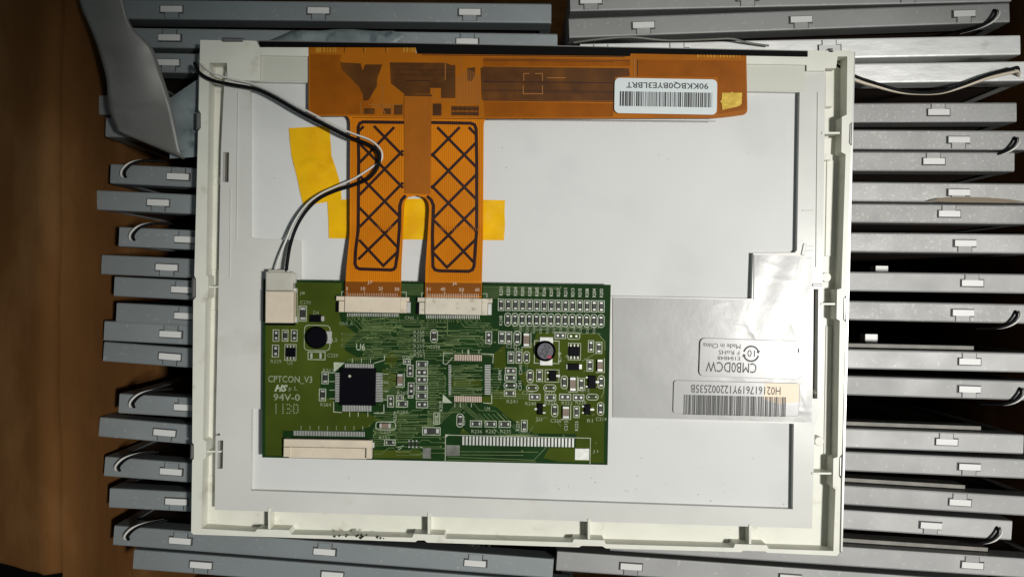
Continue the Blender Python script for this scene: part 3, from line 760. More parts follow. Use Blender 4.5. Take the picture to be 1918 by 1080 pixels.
outl([(757, 229.5), (680, 228.5), (674, 231), (671, 238), (672, 300), (671, 430), (666, 470), (665, 494), (668, 501), (674, 503.5), (732, 505.5), (738, 504), (741, 499), (745, 470), (748, 430), (749, 385), (752, 375), (760, 366)])
outl([(806, 229.5), (882, 231), (889, 234), (892, 242), (893, 300), (893, 430), (890, 470), (888, 498), (885, 505), (878, 508), (823, 507), (815, 505), (811, 499), (810, 440), (812, 385), (808, 375), (800, 367)])
mb.build('hatch_pattern', M['flexline'], flex)
mb = MB()
for k in range(27):
    x = 660 + k*3.55
    if x < 756: mb.line([(x, 223)] + [(x-0.2, y) for y in range(240, 440, 20)] + [(x - (y-440)*0.05*(1-(x-650)/230), y) for y in range(440, 552, 14)], 0.9, zf(0.00004))
    x = 808 + k*3.6
    if x < 904: mb.line([(x, 223)] + [(x, y) for y in range(240, 440, 20)] + [(x - (y-440)*0.055*(1-(x-800)/210), y) for y in range(440, 552, 14)], 0.9, zf(0.00004))
mb.build('trace_lines', mat('fine_copper_lines', (0.40, 0.115, 0.003), 0.35, spec=0.3), flex)
# stiffener between the legs
mb = MB(); mb.prism([(757, 181), (808, 182), (806, 364), (757, 362)], ZX+0.00045, ZX+0.0001, 0); mb.build('stiffener', mat('red_brown_stiffener', (0.32, 0.095, 0.004), 0.45, spec=0.2, var=0.08, vscale=150), flex)
# contacts, bright marks
mb = MB(); z = ZX+0.0001
for x0, x1 in ((591, 602), (605, 609), (612, 614), (617, 620), (623, 625), (627, 630), (755, 758), (761, 764), (767, 768.5), (771, 774), (776, 779)):
    mb.flat(rc(x0, 89.5, x1, 98.5), z)
for k in range(14): mb.flat(rc(1306+k*6, 102.5, 1306+k*6+rnd.choice([1.5, 3]), 108), z)
for x in (683, 725, 1168): mb.flat(rc(x, 89.5 if x < 800 else 96, x+1.6, 98 if x < 800 else 104), z)
mb.build('contact_marks', M['flexlight'], flex)
mb = MB(); z = ZX+0.00012
PT = mat('pale_orange_traces', (0.33, 0.12, 0.02), 0.4)
for k in range(16): 
    x = 855 + k*2.9; mb.line([(x, 130+abs(8-k)*1.5), (x, 196)], 0.9, z)
mb.line([(834, 118), (834, 150)], 1.6, z); mb.line([(864, 112), (864, 190)], 1.0, z); mb.line([(850, 190), (812, 186), (812, 165)], 1.0, z)
mb.build('pale_traces', PT, flex); mb = MB()
for pts in ([(981, 152), (981, 138), (992, 138)], [(1002, 138), (1016, 138), (1016, 152)], [(980, 160), (980, 176), (1016, 176), (1016, 160)], [(1025, 146), (1060, 146)],
            [(690, 196), (752, 196)], [(676, 190), (676, 214)], [(720, 160), (714, 196), (722, 214)], [(734, 196), (734, 214)], [(700, 200), (736, 202)], [(1188, 110), (1188, 146)]):
    m = MB(); m.line(pts, 1.5, z); m.build('bracket_mark', PT, flex)
# gold patch right of the label
mb = MB(); mb.prism([(1352, 174), (1368, 174), (1371, 172), (1374, 174), (1390, 174), (1389, 195), (1384, 199), (1353, 206), (1352, 194), (1349, 190), (1352, 186)], ZX+0.0003, ZX+0.0001); mb.build('gold_patch', M['gold'], flex)

# ---------------------------------------------------------------- circuit board
ROT = 1.0
mb = MB()
bpoly = [(493, 522), (552, 524.5), (1144, 533), (1138, 870), (491, 856)]
mb.prism(bpoly, BT, BT-0.0014, 0)
board = mb.build('circuit_board', [M['board']], panel)
ZB = BT
mb = MB(); zp = ZB + 0.00003
mb.flat([(497, 606), (497, 852), (528, 853), (530, 806), (660, 806), (690, 800), (700, 790), (716, 786), (690, 774), (626, 768), (626, 746), (600, 745), (600, 700), (626, 690), (628, 678), (660, 676), (690, 672), (668, 668), (646, 655), (646, 645), (668, 625), (640, 604), (636, 590), (628, 552), (640, 550), (640, 530), (555, 528), (555, 606)], zp)
mb.flat([(1000, 640), (1005, 622), (1118, 625), (1134, 640), (1131, 866), (1048, 864), (1018, 857), (1028, 838), (1078, 838), (1080, 812), (1000, 811), (950, 780), (930, 762), (900, 752), (904, 742), (925, 740), (925, 730), (985, 728), (970, 700), (1000, 690), (962, 680), (975, 655)], zp)
mb.flat([(924, 662), (946, 645), (948, 690), (925, 690)], zp)
mb.flat([(846, 712), (900, 709), (902, 723), (846, 724)], zp)
mb.flat([(865, 800), (880, 812), (862, 812)], zp)
mb.flat([(735, 655), (745, 672), (738, 690), (722, 682), (722, 662)], zp)
mb.flat([(716, 690), (742, 700), (742, 720), (716, 740)], zp)
mb.flat([(700, 842), (785, 842), (812, 858), (700, 857)], zp)
mb.build('copper_pour', M['pour'], board)

# traces
mb = MB(); zt = ZB + 0.00005; r_ = random.Random(12)
def via(x, y, r=1.7): mb.flat(circ(x, y, r, 8), zt+0.000012)
def bundle(pts, n, dx, dy, wd=1.0, viae=True):
    for k in range(n):
        q = [(x + dx*k, y + dy*k) for x, y in pts]
        mb.line(q, wd, zt)
        if viae and r_.random() < 0.6: via(*q[-1])
def jog(x0, x1, y, wd=1.0):
    pts = [(x0, y)]; x = x0
    while x < x1-10:
        x = min(x + r_.uniform(12, 45), x1); pts.append((x, pts[-1][1]))
        if r_.random() < 0.6 and x < x1-8:
            d = r_.choice([-1, 1])*r_.uniform(2, 5); x += abs(d); pts.append((x, pts[-1][1]+d))
    mb.line(pts, wd*1.1, zt)
    if r_.random() < 0.7: via(*pts[-1])
    if r_.random() < 0.5: via(*pts[0])
bundle([(753, 533), (795, 533.5)], 6, 0, 3.6, 1.2, False)
bundle([(905, 536), (1050, 538)], 2, 0, 3.2, 1.1, True)
bundle([(905, 543), (935, 543.5)], 5, 0, 3.6, 1.2, False)
bundle([(935, 543.5), (1010, 546)], 3, 3, 3.4, 1.0)
bundle([(650, 592), (675, 618), (730, 619)], 4, 7, -2.4, 1.1)
for y in range(600, 676, 4):
    x0 = 640 if 620 < y < 650 else 676 + r_.uniform(-6, 8)
    jog(x0, r_.uniform(700, 742), y + r_.uniform(-.6, .6), 1.0); jog(r_.uniform(738, 748), 774 if y > 618 else 800, y, 1.0)
for y in range(604, 632, 4): jog(790, 832 + r_.uniform(-10, 6), y, 1.0)
for y in (642, 648, 656, 661, 666, 671): jog(795, 862, y, 1.0)
bundle([(861, 590), (862, 602), (870, 612), (905, 613)], 3, 7, -4, 1.2)
bundle([(838, 592), (838, 628), (898, 629), (906, 637), (912, 637)], 1, 0, 0, 1.8, False)
bundle([(842, 642), (850, 634), (888, 635), (898, 645)], 3, 6, -0.1, 1.1)
bundle([(914, 606), (924, 617), (935, 617)], 4, -5, 0.8, 1.1)
for y in (686, 690, 694, 704, 708, 726, 730): jog(845, 902, y, 1.1)
for y in (735, 741): jog(842, 905, y, 1.1)
for y in (733, 737, 741, 745): mb.line([(921, y), (998 if y > 736 else 944, y+1)], 1.0, zt)
for y in range(690, 760, 5): jog(802, 834, y + r_.uniform(-1, 1), 1.0)
bundle([(855, 755), (840, 772), (826, 773), (800, 796), (760, 796)], 5, 5, -0.2, 1.1, False)
for i, (x, wd) in enumerate(((862, 1.1), (867, 1.1), (872, 1.1))):
    mb.line([(x, 753), (x+1, 760), (x+34, 788), (x+36, 794)], wd, zt)
bundle([(886, 754), (898, 768), (928, 769), (948, 789)], 1, 0, 0, 1.1, False)
bundle([(896, 774), (912, 790)], 6, 9, 0.1, 1.1, False)
bundle([(915, 802), (930, 815), (990, 816)], 3, 9, -1, 1.1, False)
bundle([(955, 794), (980, 815)], 3, 6, 0, 1.1, False)
for y in range(772, 812, 4): jog(r_.uniform(735, 752), 806 + r_.uniform(0, 20), y, 1.0)
for y in range(802, 838, 4): jog(700, 722 + r_.uniform(0, 60), y, 1.0)
for y in (818, 822, 828, 836, 844, 852): jog(742, 832, y, 1.0)
bundle([(700, 850), (714, 850), (728, 838), (738, 838)], 1, 0, 0, 1.3, False)
bundle([(742, 846), (766, 846), (770, 850), (796, 850), (806, 840)], 1, 0, 0, 1.3, False)
mb.line([(838, 855), (1000, 861), (1024, 836)], 1.2, zt); mb.line([(862, 845), (1008, 846)], 1.2, zt); mb.line([(862, 851), (980, 852)], 1.2, zt); mb.line([(838, 861), (1004, 864)], 1.0, zt)
mb.line([(1002, 790), (1014, 786), (1022, 780)], 1.2, zt); mb.line([(998, 798), (990, 812)], 1.2, zt)
for i in range(13): mb.line([(946+i*13.35, 586+i*.2), (950+i*13.35, 588+i*.2)], 1.4, zt)
mb.line([(1120, 624), (1133, 640), (1133, 655)], 1.5, zt); mb.line([(1090, 676), (1118, 660)], 1.8, zt); mb.line([(1126, 745), (1131, 733), (1131, 725)], 1.6, zt)
for x in (985, 988): mb.line([(x, 682), (x, 703)], 1.0, zt)
for y in (607, 611, 615, 619): jog(962, 1128, y, 1.0)
for y in [600 + 3.4*k for k in range(22)]: jog(r_.uniform(676, 700), r_.uniform(730, 800), y, 0.9)
for y in [680 + 3.3*k for k in range(26)]: jog(r_.uniform(716, 735), r_.uniform(745, 760), y, 0.9)
for y in [684 + 3.3*k for k in range(34)]: jog(r_.uniform(801, 806), r_.uniform(815, 834), y, 0.9)
for y in [772 + 3.3*k for k in range(14)]: jog(r_.uniform(700, 720), r_.uniform(745, 795), y, 0.9)
for y in [620 + 3.4*k for k in range(14)]: jog(r_.uniform(795, 835), r_.uniform(850, 930), y, 0.9)
for y in [686 + 3.4*k for k in range(16)]: jog(r_.uniform(846, 852), r_.uniform(880, 904), y, 0.9)
for y in [690 + 5*k for k in range(12)]: jog(921, r_.uniform(930, 944), y, 0.9)
for i in range(70):
    x = r_.uniform(640, 1125); y = r_.uniform(600, 850); via(x, y, r_.uniform(1.0, 1.8))
for i in range(30):
    x = r_.uniform(985, 1118); y = r_.uniform(622, 790); l = r_.uniform(4, 12); a = r_.choice([0, 45, 90, 135])
    mb.line([(x, y), (x+l*math.cos(math.radians(a)), y+l*math.sin(math.radians(a)))], 1.3, zt)
# fan out below the two flex connectors and round the big chip
for k in range(26):
    x = 650 + k*3.9; mb.line([(x, 587), (x, 594), (x + r_.uniform(-4, 4), 598 + r_.uniform(0, 5))], 1.0, zt)
    x = 800 + k*3.9; mb.line([(x, 590), (x, 597), (x + r_.uniform(-3, 3), 600 + r_.uniform(0, 5))], 1.0, zt)
for k in range(12):
    mb.line([(650+k*4, 681), (650+k*4, 676-k*0.4), (656+k*4, 670-k*0.4)], 0.9, zt)
    mb.line([(714, 700+k*4), (724, 700+k*4), (730, 696+k*4)], 0.9, zt)
mb.build('copper_traces', M['trace'], board)
mb = MB()
# darker keep-out strips between traces
for poly in ([(678, 604), (735, 606), (742, 640), (700, 662), (672, 655), (660, 640)],):
    mb.flat(poly, ZB+0.00002)
mb.build('bare_area', M['board'], board)

# silkscreen + pads + components
silk = MB(); faint = MB(); pad = MB(); pink = MB(); zk = ZB + 0.00008
def sroundrect(x0, y0, x1, y1, r, wd=1.4): silk.line(rrect(x0, y0, x1, y1, r, 3, ROT), wd, zk, closed=True)
def srect(x0, y0, x1, y1, wd=1.4, m=None): (m or silk).line(rc(x0, y0, x1, y1, ROT), wd, zk, closed=True)
protos = {}
def component(name, mats, fn, origin_px):
    m = MB(); fn(m); return m.build(name, mats, board)
def chipcomp(cx, cy, w_, h_, kind, body='resb', name='resistor', hgt=0.0006):
    """populated two-terminal part"""
    def f(m):
        vert = h_ > w_
        if vert:
            e = h_*0.2
            m.box(cx-w_/2, cy-h_/2+e, cx+w_/2, cy+h_/2-e, ZB+hgt, ZB, 0, 0.00006, ROT)
            for s in (-1, 1):
                y0 = cy + s*(h_/2 - e/2); m.box(cx-w_/2+.2, y0-e/2, cx+w_/2-.2, y0+e/2, ZB+hgt*0.97, ZB, 1, 0.00008, ROT)
        else:
            e = w_*0.2
            m.box(cx-w_/2+e, cy-h_/2, cx+w_/2-e, cy+h_/2, ZB+hgt, ZB, 0, 0.00006, ROT)
            for s in (-1, 1):
                x0 = cx + s*(w_/2 - e/2); m.box(x0-e/2, cy-h_/2+.2, x0+e/2, cy+h_/2-.2, ZB+hgt*0.97, ZB, 1, 0.00008, ROT)
    return component(name, [M[body], M['solder']], f, (cx, cy))
def R(cx, cy, w_=11, h_=21): srect(cx-w_/2, cy-h_/2, cx+w_/2, cy+h_/2); chipcomp(cx, cy, w_-4.5, h_-5, 'R')
def C(cx, cy, w_=12, h_=24): sroundrect(cx-w_/2, cy-h_/2, cx+w_/2, cy+h_/2, min(w_, h_)*0.45); chipcomp(cx, cy, w_-5.5, h_-8, 'C', name='small_capacitor')
def Pd(cx, cy, w_=11, h_=21):
    m = MB(); m.line(rc(cx-w_/2, cy-h_/2, cx+w_/2, cy+h_/2, ROT), 1.4, zk, 2, closed=True)
    m.flat(rc(cx-w_/2+1.2, cy-h_/2+1.2, cx+w_/2-1.2, cy+h_/2-1.2, ROT), ZB+0.00006)
    for s in (-1, 1):
        if h_ > w_: x, y = cx, cy + s*h_*0.24
        else: x, y = cx + s*w_*0.24, cy
        m.prism(circ(x, y, min(w_, h_)*0.24, 10), ZB+0.00022, ZB, 1, 0.00008)
    m.build('bare_footprint', [LAM, M['solder'], M['silk']], board)
LAM = mat('dark_laminate', (0.010, 0.012, 0.008), 0.5)
def Gx(cx, cy, w_=11, h_=21):
    srect(cx-w_/2, cy-h_/2, cx+w_/2, cy+h_/2); faint.flat(rc(cx-w_/2+2, cy-h_/2+2, cx+w_/2-2, cy+h_/2-2, ROT), ZB+0.00006)
for (x, y, *q) in ((534, 628), (609, 707, 12, 22), (604, 739, 12, 22), (567, 587, 14, 28), (790.5, 682, 21, 12), (790, 726, 21, 12), (790, 741, 21, 12), (753, 756, 21, 11), (891.6, 793, 21, 11),
                  (919, 793.5, 21, 11), (945.4, 794, 21, 11), (982, 797), (940, 631.6, 12, 22), (953, 632, 11, 22), (957, 669), (956, 707, 21, 11), (1010.5, 703, 11, 22), (1107, 648, 10, 21), (1122, 651),
                  (1105, 684), (1089, 719, 11, 22), (955, 736, 21, 11), (1031, 744, 20, 11), (1080, 771, 10, 21), (808, 807, 33, 14), (730, 828, 20, 10)):
    R(x, y, *q)
for (x, y, *q) in ((861.6, 786.6, 12, 25), (813, 629, 13, 24), (969, 633, 13, 26), (986.5, 669, 11, 22), (993, 704, 12, 24), (1057, 715.5), (1126, 715), (956, 721.6, 24, 13), (997, 726, 22, 12), (1030, 726, 23, 12),
                  (1109.5, 743, 22, 11), (1039, 768), (1125, 765)):
    C(x, y, *q)
for (x, y, *q) in ((517, 628), (551, 628), (516, 657, 12, 22), (762, 677, 13, 9), (768, 694), (790, 697, 21, 12), (790, 710.5, 21, 12), (770, 727), (790.5, 757, 21, 12), (731.6, 751), (749, 744.5, 13, 8), (915.5, 632, 11, 22),
                  (972, 669), (956.6, 694, 20, 11), (1049.5, 628, 20, 11), (1001.5, 743, 20, 11), (1058.5, 743, 21, 11), (1083.7, 744, 20, 11), (769, 741, 9, 7)):
    Pd(x, y, *q)
Gx(818, 783)
sroundrect(1063, 623.5, 1086, 635, 4)
for s in (-5, 5): pad.prism(circ(1074.5+s, 629.3, 2.6, 10), ZB+0.00022, ZB, 0, 0.00008)
# C229 and C234
srect(577, 659, 609, 673)
for x in (583, 600): pad.box(x-2, 661, x+2, 671, ZB+0.0003, ZB, 0, 0.00008)
sroundrect(704, 789.5, 741, 804, 5)
chipcomp(721, 797, 21, 9, 'C', 'capb', 'capacitor', 0.0012)
for (x, y, w_, h_, b_) in ((986, 636, 11, 24, 'capb'), (1124, 684, 10, 22, 'cream'), (1073, 719, 11, 25, 'capb'), (1060, 772, 12, 22, 'cream'), (749, 711, 10, 22, 'capb')):
    chipcomp(x, y, w_, h_, 'C', 'capb' if b_ == 'capb' else 'capgrey' if 'capgrey' in M else 'capb', 'capacitor', 0.0012)
    silk.line([(x-w_/2-3, y+h_/2+2), (x+w_/2+3, y+h_/2+2), (x+w_/2+3, y-h_/2-2)], 1.3, zk)
# resistor rows
for i in range(15): R(938.6 + i*13.42, 570.5 + i*0.22, 10.5, 21)
for i in range(14): C(951 + i*13.45, 598.0 + i*0.22, 11.5, 24)
# small dark bars at the lower middle
for i in range(3): chipcomp(766 + i*7, 831, 3.6, 14, 'R')
silk.line([(744, 838), (756, 834)], 1.2, zk); silk.line([(746, 842), (752, 838)], 1.2, zk); silk.line([(792, 838), (786, 836)], 1.2, zk)

# round inductors
def inductor(cx, cy, r, rt, hgt, top, nm, lab, pads):
    m = MB()
    for (x0, y0, x1, y1) in pads: m.box(x0, y0, x1, y1, ZB+0.0006, ZB, 1, 0.0001, ROT)
    n = 28; prof = [(r, 0.0003), (r, hgt*0.35), (rt*1.02, hgt*0.62), (rt*1.06, hgt*0.92), (rt*0.96, hgt)]
    rings = []
    for (rr, zz) in prof:
        rings.append([P(x, y, ZB+zz) for x, y in circ(cx, cy, rr, n)])
    vs = [v for q in rings for v in q]; fs = []
    for a in range(len(rings)-1):
        for i in range(n): fs.append((a*n+i, (a+1)*n+i, (a+1)*n+(i+1) % n, a*n+(i+1) % n))
    m.add(vs, fs, 0, True); m.add(rings[-1], [tuple(reversed(range(n)))], 2)
    o = m.build(nm, [M['chip'], M['solder'], top], board); o['label'] = lab; return o
inductor(593, 632, 21, 18, 0.0030, M['chip'], 'inductor', 'black round inductor with one shiny pad', [(604, 620, 621, 643)])
i2 = inductor(1021.5, 657, 19.5, 15.5, 0.0028, M['ferr'], 'inductor', 'round inductor with a grey top marked 220', [(1011, 631, 1036, 645), (1011, 671, 1035, 684)])
m = MB(); zi = ZB+0.0029
m.text('220', 1009, 650, 1033, 663, zi, rot=-62, bold=0.01); m.build('print', M['ink'], i2)
m = MB(); m.flat(circ(1029, 668, 4, 12, 3), zi); m.build('dot', M['red'], i2)
silk.line(rrect(570, 609, 618, 656, 7, 3, ROT), 1.2, zk, closed=True)
srect(1001, 638, 1047, 680)

# packages
def pkg(x0, y0, x1, y1, hgt, name, pins=(), pm='solder', body='chip'):
    m = MB(); m.box(x0, y0, x1, y1, ZB+hgt, ZB+0.0001, 0, 0.00015, ROT)
    for (a, b, c, d) in pins: m.box(a, b, c, d, ZB+hgt*0.35, ZB, 1, 0.00005, ROT)
    return m.build(name, [M[body], M[pm]], board)
qp = []
for k in range(18):
    x = 647 + k*3.05; qp.append((x-.9, 680.5 + k*.05, x+.9, 691)); qp.append((x-4.5-.9, 757, x-4.5+.9, 770))
for k in range(18):
    y = 699 + k*3.05; qp.append((702, y-.9, 716.5, y+.9)); qp.append((627.5, y-.9, 638, y+.9))
u6 = pkg(636.5, 689, 703.5, 759, 0.0013, 'main_chip', qp); u6['label'] = 'large square black chip with pins on all four sides'
m = MB(); m.flat(circ(655, 704, 2.6, 14), ZB+0.00135); m.build('pin_mark', M['silk'], u6)
silk.flat([(625, 678), (646, 678.5), (625.5, 697)], zk)
silk.line([(625, 752), (625, 771), (640, 772)], 1.4, zk); silk.line([(700, 773), (719, 773), (719, 757)], 1.4, zk); silk.line([(700, 680), (720, 674), (720, 665)], 1.2, zk)
for x0 in (655, 671, 689): silk.line([(x0, 771), (x0, 780)], 1.2, zk); 
for x0 in (660, 677, 694): silk.line([(x0, 671), (x0, 679)], 1.2, zk)
for y0 in (698, 714, 730, 746): silk.line([(617, y0), (627, y0)], 1.1, zk); silk.line([(718, y0+2), (727, y0+2)], 1.1, zk)
def sot6(x0, y0, x1, y1):
    pins = []
    for k in range(3):
        x = x0 + (x1-x0)*(k+0.5)/3; pins += [(x-1.2, y0-5, x+1.2, y0+1), (x-1.2, y1-1, x+1.2, y1+5)]
    pkg(x0, y0, x1, y1, 0.001, 'regulator_chip', pins); srect(x0-1.5, y0-6.5, x1+1.5, y1+6.5, 1.1)
sot6(535, 651, 553, 668); sot6(1066, 649, 1086, 667)
def sot3(x0, y0, x1, y1, side=1):
    ym = (y0+y1)/2
    if side > 0: pins = [(x1-1, ym-2, x1+7, ym+2), (x0-5, y0+2, x0+1, y0+5), (x0-5, y1-5, x0+1, y1-2)]
    else: pins = [(x0-6, ym-2, x0+1, ym+2), (x1-1, y0+2, x1+5, y0+5), (x1-1, y1-5, x1+5, y1-2)]
    pkg(x0, y0, x1, y1, 0.001, 'transistor', pins)
sot3(1029, 694, 1042, 713); sot3(1102, 703, 1116, 727); sot3(1007, 755, 1017, 776, -1); sot3(1095, 757, 1106, 776)
pkg(580, 589.5, 601, 603, 0.0011, 'diode', [(600, 592, 607, 601)]); pkg(1064, 680.5, 1085, 693, 0.0011, 'diode', [(1084, 682, 1090, 691), (1061, 682, 1065, 691)])
srect(1021, 692, 1047, 715, 1.1)

# unpopulated footprints
for k in range(16):
    x = 852.5 + k*3.25; pink.box(x-.95, 663.5+k*.06, x+.95, 675+k*.06, ZB+0.00014, ZB); pink.box(x-1.4, 741+k*.06, x+.7, 752+k*.06, ZB+0.00014, ZB)
pu = MB(); pv = MB()
for k in range(18):
    y = 684 + k*3.15; pu.box(840, y-.8, 845, y+.6, ZB+0.00012, ZB); pv.box(908, y-.8, 919, y+.7, ZB+0.00012, ZB)
silk.line([(848, 661), (831, 661), (830, 680), (836, 682), (848, 669)], 1.2, zk); silk.line([(903, 662), (924, 663), (923, 680)], 1.3, zk); silk.line([(921, 738), (921, 755), (905, 754)], 1.3, zk)
silk.flat([(829.5, 737.5), (829, 754), (847, 754)], zk)
for x in (866, 876, 897): silk.line([(x, 655), (x, 662)], 1.1, zk); silk.line([(x-14, 754), (x-14, 762)], 1.1, zk)
silk.line([(878, 654), (878, 664)], 1.4, zk)
prow = MB()
for k in range(33):
    x = 868 + k*6.42; yk = 816.3 + k*0.13; pink2 = pad
    prow.box(x-2.0, yk, x+1.7, yk+16.5, ZB+0.00015, ZB, 0, 0, ROT)
m = MB(); m.box(1077, 839.5, 1103.5, 861, ZB+0.00015, ZB, 0, 0.00005, ROT); m.build('solder_land', M['solder'], board)
srect(833.5, 812, 834, 812.5, 0.1)
silk.line([(834, 866), (834.5, 814), (1106, 820), (1105, 872-1.5)], 1.3, zk)
silk.flat([(834, 813), (841, 813), (834, 820)], zk)
gm = MB(); gm.box(836, 833, 861, 853, ZB+0.00012, ZB, 0, 0, ROT); gm.box(792, 838, 807, 858, ZB+0.00012, ZB, 0, 0, ROT)
gm.build('solder_land', mat('dull_solder', (0.22, 0.23, 0.20), 0.35, metal=0.5, var=0.3, vscale=300), board)

# texts on the board
def T_(s, x0, y0, x1, y1, rot=ROT, **k): silk.text(s, x0, y0, x1, y1, zk, rot=rot, **k)
def F_(s, x0, y0, x1, y1, rot=ROT, **k):
    if y1-y0 < 10: faint.text(s, x0, y0, x1, y1, zk, rot=rot, **k)
    else: m = MB(); m.text(s, x0, y0, x1, y1, zk, rot=rot, **k); m.build('board_marking', M['silk2'], board)
F_('CPTCON_V3', 502, 703.5, 585, 718, bold=0.012); silk.text('HS', 514, 720, 539, 733, zk, rot=ROT, shear=0.35, bold=0.05); F_('p L', 541, 723, 557, 733)
F_('94V-0', 512, 737, 562, 750, bold=0.012); T_('U6', 667, 643, 684, 656, bold=0.01)
# dotted date code
for s, x0 in (('1', 517), ('1', 530), ('3', 541), ('0', 554)):
    dots = {'1': [(0, -8), (0, -4), (0, 0), (0, 4), (0, 8)], '3': [(-3, -8), (1, -8), (4, -5), (1, 0), (-2, 0), (4, 4), (1, 8), (-3, 8)], '0': [(-3, -8), (1, -8), (4, -6), (4, -2), (4, 2), (4, 6), (1, 8), (-3, 8), (-4, 4), (-4, 0), (-4, -4)]}[s]
    for dx, dy in dots: faint.flat(circ(x0 + dx, 765 + dy, 1.35, 6), zk)
for s, x, y in (('J8', 561, 549), ('C270', 562, 566), ('D4', 587, 585), ('L2', 622, 636), ('C229', 613, 665), ('R229', 507, 676), ('U5', 538, 679), ('CN2_A', 636, 606), ('CN2_1', 758, 595),
                ('R263', 605, 693), ('R264', 600, 757), ('C238', 804, 649), ('R256', 775, 621), ('R257', 775, 629), ('R258', 775, 637), ('R259', 775, 648), ('R262', 775, 657), ('R261', 775, 665), ('R267', 754, 668),
                ('R260', 744, 735), ('R250', 744, 771), ('C234', 712, 808), ('R253', 710, 819), ('R241', 949, 751), ('R236', 883, 807), ('R237', 910, 807), ('R235', 937, 807), ('U4', 908, 764),
                ('C222', 978, 735), ('R232', 1020, 735), ('R240', 984, 755), ('R223', 1020, 754), ('R222', 1052, 754), ('R230', 1078, 753), ('C226', 1031, 787), ('C214', 1116, 784), ('R1', 1100, 787), ('J1', 1110, 845),
                ('D2', 1006, 784), ('C231', 948, 648), ('R54', 964, 654), ('R212', 1084, 730), ('R243', 1062, 667)):
    (F_ if s != 'U6' else T_)(s, x, y-3, x + 5.0*len(s), y+3.5)
for s, x, y in (('R279', 740, 779), ('C217', 868, 787), ('C215', 1060, 797), ('R225', 1080, 797), ('R229', 970, 797), ('C241', 974, 722), ('R244', 936, 702), ('R227', 826, 760), ('R248', 938, 600), ('L4', 1048, 668), ('C240', 975, 692)):
    (T_)(s, x-9, y-3, x+9, y+3, rot=-90)
for i in range(15): T_(['R231', 'R221', 'R224', 'R201', 'R228', 'R205', 'R206', 'R207', 'R217', 'R211', 'R213', 'R215', 'R208', 'R204', 'R203'][i], 938.6+i*13.42-8, 545+i*.25-3.2, 938.6+i*13.42+8, 545+i*.25+3.2, rot=-90, bold=0.02)
for i in range(12): F_(['R268', 'R269'][i % 2], 975+i*12.5-7, 617-2.5, 975+i*12.5+7, 617+2.5, rot=-90)
# connector rows: pin pads
pw = MB(); pf = MB(); pj = MB()
for k in range(45):
    x = 551 + k*2.98; pw.box(x-.75, 806+k*.05, x+.75, 815+k*.05, ZB+0.0002, ZB)
for k in range(30):
    x = 651 + k*3.25; pf.box(x-.7, 586+k*.03, x+.7, 592+k*.03, ZB+0.0002, ZB)
    x = 799 + k*3.4; pj.box(x-.7, 589.5+k*.03, x+.7, 596+k*.03, ZB+0.0002, ZB)
for k in range(8): F_('1', 0, 0, 0, 0) if False else faint.line([(564+k*16.5, 797), (564+k*16.5, 805)], 1.1, zk)
for q_ in (pw, pf, pj, prow, pu, pv): q_.build('pin_row', M['solder'], board)
silk.build('silkscreen', M['silk'], board); faint.build('faint_silkscreen', M['silk2'], board)
pad.build('solder_pads', M['solder'], board); pink.build('chip_land_pads', M['pink'], board)

# flex markings near the connectors
def zq(s, x0, y0, x1, y1, m):
    vs, fs = text_mesh(s, 0, 0.01)
    ax, bx = min(v[0] for v in vs), max(v[0] for v in vs); ay, by = min(v[1] for v in vs), max(v[1] for v in vs)
    q = []
    for vx, vy in vs:
        x = x0 + (vx-ax)/(bx-ax)*(x1-x0); y = y1 - (vy-ay)/(by-ay)*(y1-y0); q.append(P(x, y, zf(0.00016)(x, y)))
    m.add(q, fs)
mk = MB()
for s, x0, x1, y in (('J7', 688, 698, 526), ('J6', 847, 856, 528), ('1', 649, 651, 537), ('10', 676, 684, 537), ('20', 709, 717, 537), ('30', 739, 748, 538), ('31', 798, 806, 538), ('40', 825, 834, 538), ('50', 860, 869, 539), ('60', 890, 898, 539)):
    zq(s, x0, y, x1, y+6.5, mk)
for k in range(30):
    for x0, dx, y in ((650, 3.25, 545), (800, 3.3, 546)):
        x = x0 + k*dx; ya = y if k % 10 == 0 else y+4
        mk.line([(x, ya), (x, 555 if x0 < 700 else 558)], 1.1 if x0 > 700 else 0.8, zf(0.00016))
mk.build('pin_numbers', M['flexlight'] if False else mat('pale_print', (0.55, 0.42, 0.30), 0.5), flex)
mb = MB()
for a, b, y0 in ((646.5, 751, 527), (797, 902, 529)):
    mb.add([P(x, y, zf(0.00005 if y < 400 else 0.00005)(x, y)) for (x, y) in ((a, y0), (b, y0+1), (b-.5, 555), (a-.5, 555))], [(3, 2, 1, 0)])
mb.build('flex_end', M['flexdark'], flex)

# connectors
def fpc(x0, y0, x1, y1, wl, wr, mt, lab):
    m = MB(); hz = ZB+0.0021
    m.box(x0, y0, x1, y1, hz, ZB, 0, 0.00015, ROT)
    m.box(x0-11, y0+8, x0-0.5, y1-1, hz-0.0006, ZB, 0, 0.00012, ROT); m.box(x0-wl, y0-1, x0-0.6, y0+7, hz-0.0003, ZB, 0, 0.00012, ROT)
    m.box(x1+0.5, y0+8, x1+11, y1+1, hz-0.0006, ZB, 0, 0.00012, ROT); m.box(x1+0.6, y0+1, x1+wr, y0+9, hz-0.0003, ZB, 0, 0.00012, ROT)
    m.box(x1+11.5, y0+10, x1+19, y1+1, ZB+0.0006, ZB, 1, 0.0002, ROT); m.box(x0-17, y0+9, x0-11.5, y1-1, ZB+0.0006, ZB, 2, 0.0002, ROT)
    o = m.build('flex_connector', [mt, M['solder'], M['chip']], board); o['label'] = lab
    silk.v = silk.v; return o
fpc(645.5, 555.5, 750, 585, 16, 16, M['cream'], 'cream flex connector marked one to thirty, left of the two')
fpc(796, 558, 902, 589, 14, 20, M['cream2'], 'dusty cream flex connector, right of the two')
